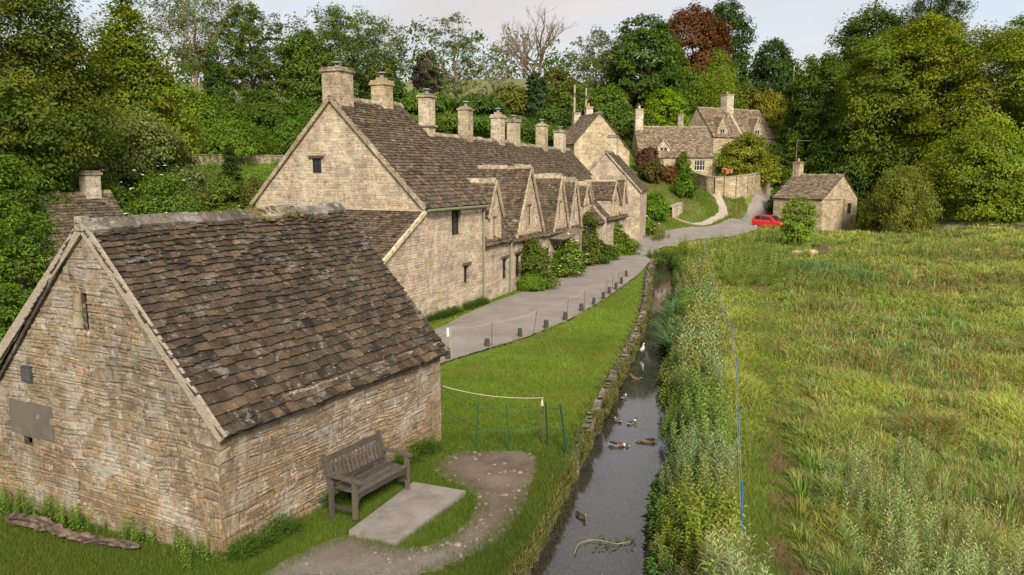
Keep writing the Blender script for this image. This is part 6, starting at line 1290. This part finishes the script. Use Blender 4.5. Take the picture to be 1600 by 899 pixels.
# loose branch in the stream
b = MB(); rs = np.random.RandomState(15); pts = [G(u, v, ZW + .03) for u, v in ((897, 866), (905, 850), (925, 844), (945, 846), (965, 850), (985, 846))]; b.tube(smooth([tuple(p) for p in pts], 4), .008, 4, (.22, .24, .10))
for k in range(70):
    p = G(rs.uniform(930, 992), rs.uniform(838, 860), ZW + .02); a = rs.rand() * 6.28; l = .05 + .06 * rs.rand(); o = np.array([math.cos(a), math.sin(a), .15]) * l; s_ = np.array([-math.sin(a), math.cos(a), 0]) * l * .2; q = np.array(p); b.add([q, q + o * .5 + s_, q + o, q + o * .5 - s_], [(0, 1, 2, 3)], np.array([.05, .075, .02]) * (.5 + rs.rand()))
setp(b.build('floating_branch', M['bark']), 'leafy broken branch trailing in the stream', 'branch')
# stones in the water
for i, (u, v, s_, lb) in enumerate([(1028, 542, .22, 'dark wet stone in the stream beside the egret'), (1032, 553, .26, 'dark wet stone nearer than the one beside the egret'), (1040, 475, .28, 'flat wet stone far up the stream')]):
    p = G(u, v, ZW); b = MB(); rs = np.random.RandomState(i); th = np.arange(9) * 2 * np.pi / 9; R_ = s_ * (.75 + .4 * rs.rand(9))
    b.loft([np.c_[p.x + R_ * f * np.cos(th), p.y + R_ * f * np.sin(th) * .8, np.full(9, ZW + dz * s_)] for f, dz in ((1, -.3), (.95, .15), (.7, .35), (.2, .42))], [(.05, .042, .034)] * 4); setp(b.build('wet_stone', M['barn_stone'], smooth=True), lb, 'stone')
# ---------------------------------------------------------------- birds
def bird_body(b, path, rad, cols, n=12, squash=None):
    path = np.array(path, float); t = np.gradient(path, axis=0); t /= np.linalg.norm(t, axis=1)[:, None]; rings = []
    th = np.arange(n) * 2 * np.pi / n
    for p, d, r, q in zip(path, t, rad, squash or [1] * len(path)):
        s = np.array([0, 1., 0]); u = np.cross(d, s); u /= np.linalg.norm(u); rings.append(p + r * (np.cos(th)[:, None] * s + q * np.sin(th)[:, None] * u))
    b.loft(rings, cols)
def duck(label, u, v, head, yaw, sc, male=True, dark=1.0):
    p = G(u, v, ZW); b = MB(); g = np.array
    body = g([.20, .18, .155]) if male else g([.16, .105, .06]); chest = g([.10, .05, .03]) if male else g([.15, .10, .06]); wing = g([.15, .12, .09]) if male else g([.11, .075, .045]); tail = g([.28, .26, .24]) if male else g([.2, .15, .1]); hd = g([.012, .06, .035]) if male else g([.14, .095, .055]); ringc = g([.7, .7, .68]) if male else hd
    path = [(-.31, 0, .10), (-.25, 0, .08), (-.18, 0, .055), (-.06, 0, .045), (.06, 0, .045), (.15, 0, .055)]; rad = [.012, .05, .085, .112, .112, .09]; cols = [tail, tail * .7, body, body, chest]
    if head == 'up': path += [(.20, 0, .10), (.215, 0, .155), (.225, 0, .19), (.25, 0, .21), (.285, 0, .208), (.31, 0, .195), (.345, 0, .188)]
    elif head == 'low': path += [(.22, 0, .07), (.27, 0, .075), (.30, 0, .08), (.335, 0, .075), (.37, 0, .06), (.395, 0, .045), (.43, 0, .03)]
    else: path += [(.19, .02, .10), (.17, .05, .15), (.14, .06, .175), (.105, .06, .17), (.07, .05, .16), (.045, .045, .15), (.01, .04, .14)]
    rad += [.058, .036, .038, .046, .036, .018, .012]; cols += [chest, ringc, hd, hd, hd, g([.42, .34, .07]), g([.42, .34, .07])]
    cols = [c * dark for c in cols]
    for c_i in (2, 3): cols[c_i] = [(wing if 0 < j < 6 else body) * dark if True else 0 for j in range(12)]
    bird_body(b, path, rad, cols, 12, [1, .5, .62, .72, .75, .8] + [1] * 7)
    for s_ in (-1, 1):                                        # folded wings
        b.loft([np.array([(x, s_ * (.1 - a * .02) * k, z + .02 * a) for a in (0, 1, 2, 3)]) for x, k, z in ((-.24, .35, .10), (-.1, 1.05, .075), (.04, 1.1, .07), (.11, .8, .075))], [wing * dark] * 4)
    o = b.build('duck', M['feather'], smooth=True); setp(o, label, 'duck', 'ducks on the stream'); o.location = (p.x, p.y, ZW - .01); o.rotation_euler = (0, 0, yaw); o.scale = (sc * .62,) * 3; return o
duck('large drake mallard with green head lowered to the right', 964, 697, 'low', R(-12), 1.15, True)
duck('brown duck half under the plants of the far bank', 1012, 691, 'low', R(175), 1.1, False, .8)
duck('drake mallard left of a pair in midstream', 964, 658, 'tuck', R(120), .95, True)
duck('drake mallard right of a pair in midstream', 987, 662, 'up', R(40), .95, True)
duck('pale drake turned up the stream, beyond the pair', 975, 622, 'up', R(60), .95, True)
duck('plain brown duck nearest the white egret', 994, 592, 'up', R(160), 1.0, False)
duck('dark duck alone in the nearest water, seen from behind', 907, 808, 'up', R(-60), .85, False, .6)
p = G(1004, 557, ZW); r_ = setp(empty('white_egret', (p.x, p.y, ZW), R(-60)), 'small white egret standing in the stream', 'bird')
b = MB(); W_ = (.85, .85, .82); bird_body(b, [(-.15, 0, .12), (-.12, 0, .15), (-.06, 0, .21), (.01, 0, .28), (.035, 0, .34), (.02, 0, .39), (.03, 0, .43), (.06, 0, .445), (.09, 0, .44)], [.01, .04, .07, .06, .03, .02, .02, .026, .01], [W_] * 9); b.build('body', M['feather'], r_, smooth=True)
b = MB(); b.tube([(.085, 0, .44), (.16, 0, .425)], [.010, .003], 5, (.03, .03, .03)); b.build('beak', M['feather'], r_)
for s_ in (-.03, .03): b = MB(); b.tube([(-.02, s_, .2), (-.01, s_, .1), (-.02, s_, -.1)], .009, 5, (.04, .04, .04)); b.build('leg', M['feather'], r_)
# ---------------------------------------------------------------- the red car
p0 = P(1177, 361, 81); hz = float(height(p0.x + 2, 81))
root = setp(empty('red_hatchback', (p0.x + 1.72, 81.0, hz + .01), R(-48)), 'small red hatchback parked at the lane side behind the young willow', 'car')
St = [(-1.72, .32, .80, .70), (-1.70, .26, 1.0, .76), (-1.3, .22, 1.0, .82), (-.5, .20, .96, .83), (.4, .20, .93, .83), (.95, .20, .90, .82), (1.5, .22, .82, .78), (1.70, .26, .70, .70), (1.78, .34, .60, .60)]
b = MB(); b.loft([np.array([(x, -w_ * .9, zl), (x, -w_, zl + .18), (x, -w_, zb - .10), (x, -w_ * .93, zb), (x, w_ * .93, zb), (x, w_, zb - .10), (x, w_, zl + .18), (x, w_ * .9, zl)]) for x, zl, zb, w_ in St], [(1, 1, 1)] * 9)
GH = [(-1.66, .98, .72, .0), (-1.45, 1.38, .60, 0), (-1.1, 1.47, .60, 0), (-.3, 1.49, .60, 0), (.25, 1.44, .59, 0), (1.0, .91, .72, 0)]
b.loft([np.array([(x, -.76, .90), (x, -w_, z), (x, w_, z), (x, .76, .90)]) for x, z, w_, _ in GH], [(1, 1, 1)] * 6)
b.build('body', M['car'], root, smooth=False)
g = MB()
for s_ in (-1, 1):
    f_ = lambda x, z: (x, s_ * (.768 - (z - .90) / .57 * .155), z)
    for q in ([(-1.42, 1.0), (-.72, .985), (-.72, 1.38), (-1.32, 1.36)], [(-.66, .985), (.62, .965), (.22, 1.33), (-.66, 1.385)]): g.add([f_(*k) for k in q], [(0, 1, 2, 3)])
g.add([(.98, -.62, .95), (.98, .62, .95), (.34, .53, 1.405), (.34, -.53, 1.405)], [(0, 1, 2, 3)]); g.add([(-1.655, -.6, 1.05), (-1.655, .6, 1.05), (-1.49, .52, 1.36), (-1.49, -.52, 1.36)], [(3, 2, 1, 0)]); g.build('windows', M['glass'], root)
for x in (-1.18, 1.2):
    for s_ in (-1, 1):
        wv = empty('wheel', (x, s_ * .76, .29)); wv.parent = root; b = MB(); b.tube([(0, -.09, 0), (0, -.085, 0), (0, .085, 0), (0, .09, 0)], [.22, .29, .29, .22], 18, (.02, .02, .02)); b.build('tyre', M['iron'], wv)
        b = MB(); b.tube([(0, s_ * .085, 0), (0, s_ * .1, 0)], [.18, .16], 14, (.5, .5, .52)); b.build('rim', M['paint'], wv)
for s_ in (-1, 1):
    b = MB(); b.add([(1.56, s_ * .76, .60), (1.74, s_ * .5, .58), (1.70, s_ * .5, .72), (1.45, s_ * .775, .76)], [(0, 1, 2, 3)], (.8, .8, .8)); o = b.build('headlight', M['paint'], root)
    b = MB(); b.box(.62, s_ * .88 - .07, .92, .74, s_ * .88 + .07, 1.05); b.build('mirror', M['car'], root)
b = MB(); b.box(1.775, -.4, .36, 1.80, .4, .52, (.03, .03, .03)); b.build('grille', M['paint'], root)
# ---------------------------------------------------------------- far small things
for i, (u, vt, D, hgt, lb) in enumerate([(898, 133, 86, 8.5, 'taller pale utility pole behind the two-stack house'), (916, 138, 92, 8, 'thinner utility pole right of the taller one'), (1241, 103, 128, 9, 'pale utility pole among the trees above the lane')]):
    t = P(u, vt, D); z0 = min(float(height(t.x, D)), t.z - 6); r_ = setp(empty('utility_pole', (t.x, D, z0)), lb, 'pole'); b = MB(); b.tube([(0, 0, -.3), (0, 0, t.z - z0)], [.15, .10], 7, (.34, .27, .17)); b.build('shaft', M['wood'], r_)
    b = MB(); b.box(-.12, -.12, t.z - z0 - 1.2, .12, .12, t.z - z0 - .8, (.05, .05, .05)); b.build('insulator', M['iron'], r_)
def pot(label, u, v, D, s, plantc=None):
    p = P(u, v, D); r_ = setp(empty('flower_pot', (p.x, p.y, p.z)), label, 'pot'); b = MB(); b.tube([(0, 0, 0), (0, 0, s * .8), (0, 0, s * .8), (0, 0, s)], [s * .35, s * .48, .54 * s, .54 * s], 10, (.42, .15, .07)); b.build('pot', M['pot'], r_)
    if plantc:
        b = MB(); foliage(b, np.random.RandomState(int(u)), np.array([(0, 0, s * 1.25)]), s * .6, 40, .14); b.build('plant', mat_leaf(plantc), r_)
pot('terracotta pot at the left of the group on the curved terrace wall', 1131, 271, 91.5, .6, (.05, .09, .02)); pot('middle terracotta pot of the group on the curved terrace wall', 1136, 272, 91, .55); pot('right-hand terracotta pot of the group on the curved terrace wall', 1142, 271, 91.5, .5, (.06, .09, .02)); pot('low terracotta pot on the ground by the short stepped wall', 1041, 338, 75, .45, (.05, .09, .02))
bush('red flowering shrub at the top of the lane', 1219, 241, 106, 14, 'round', (.12, .02, .012), .22)
p = P(1062, 341, 80)
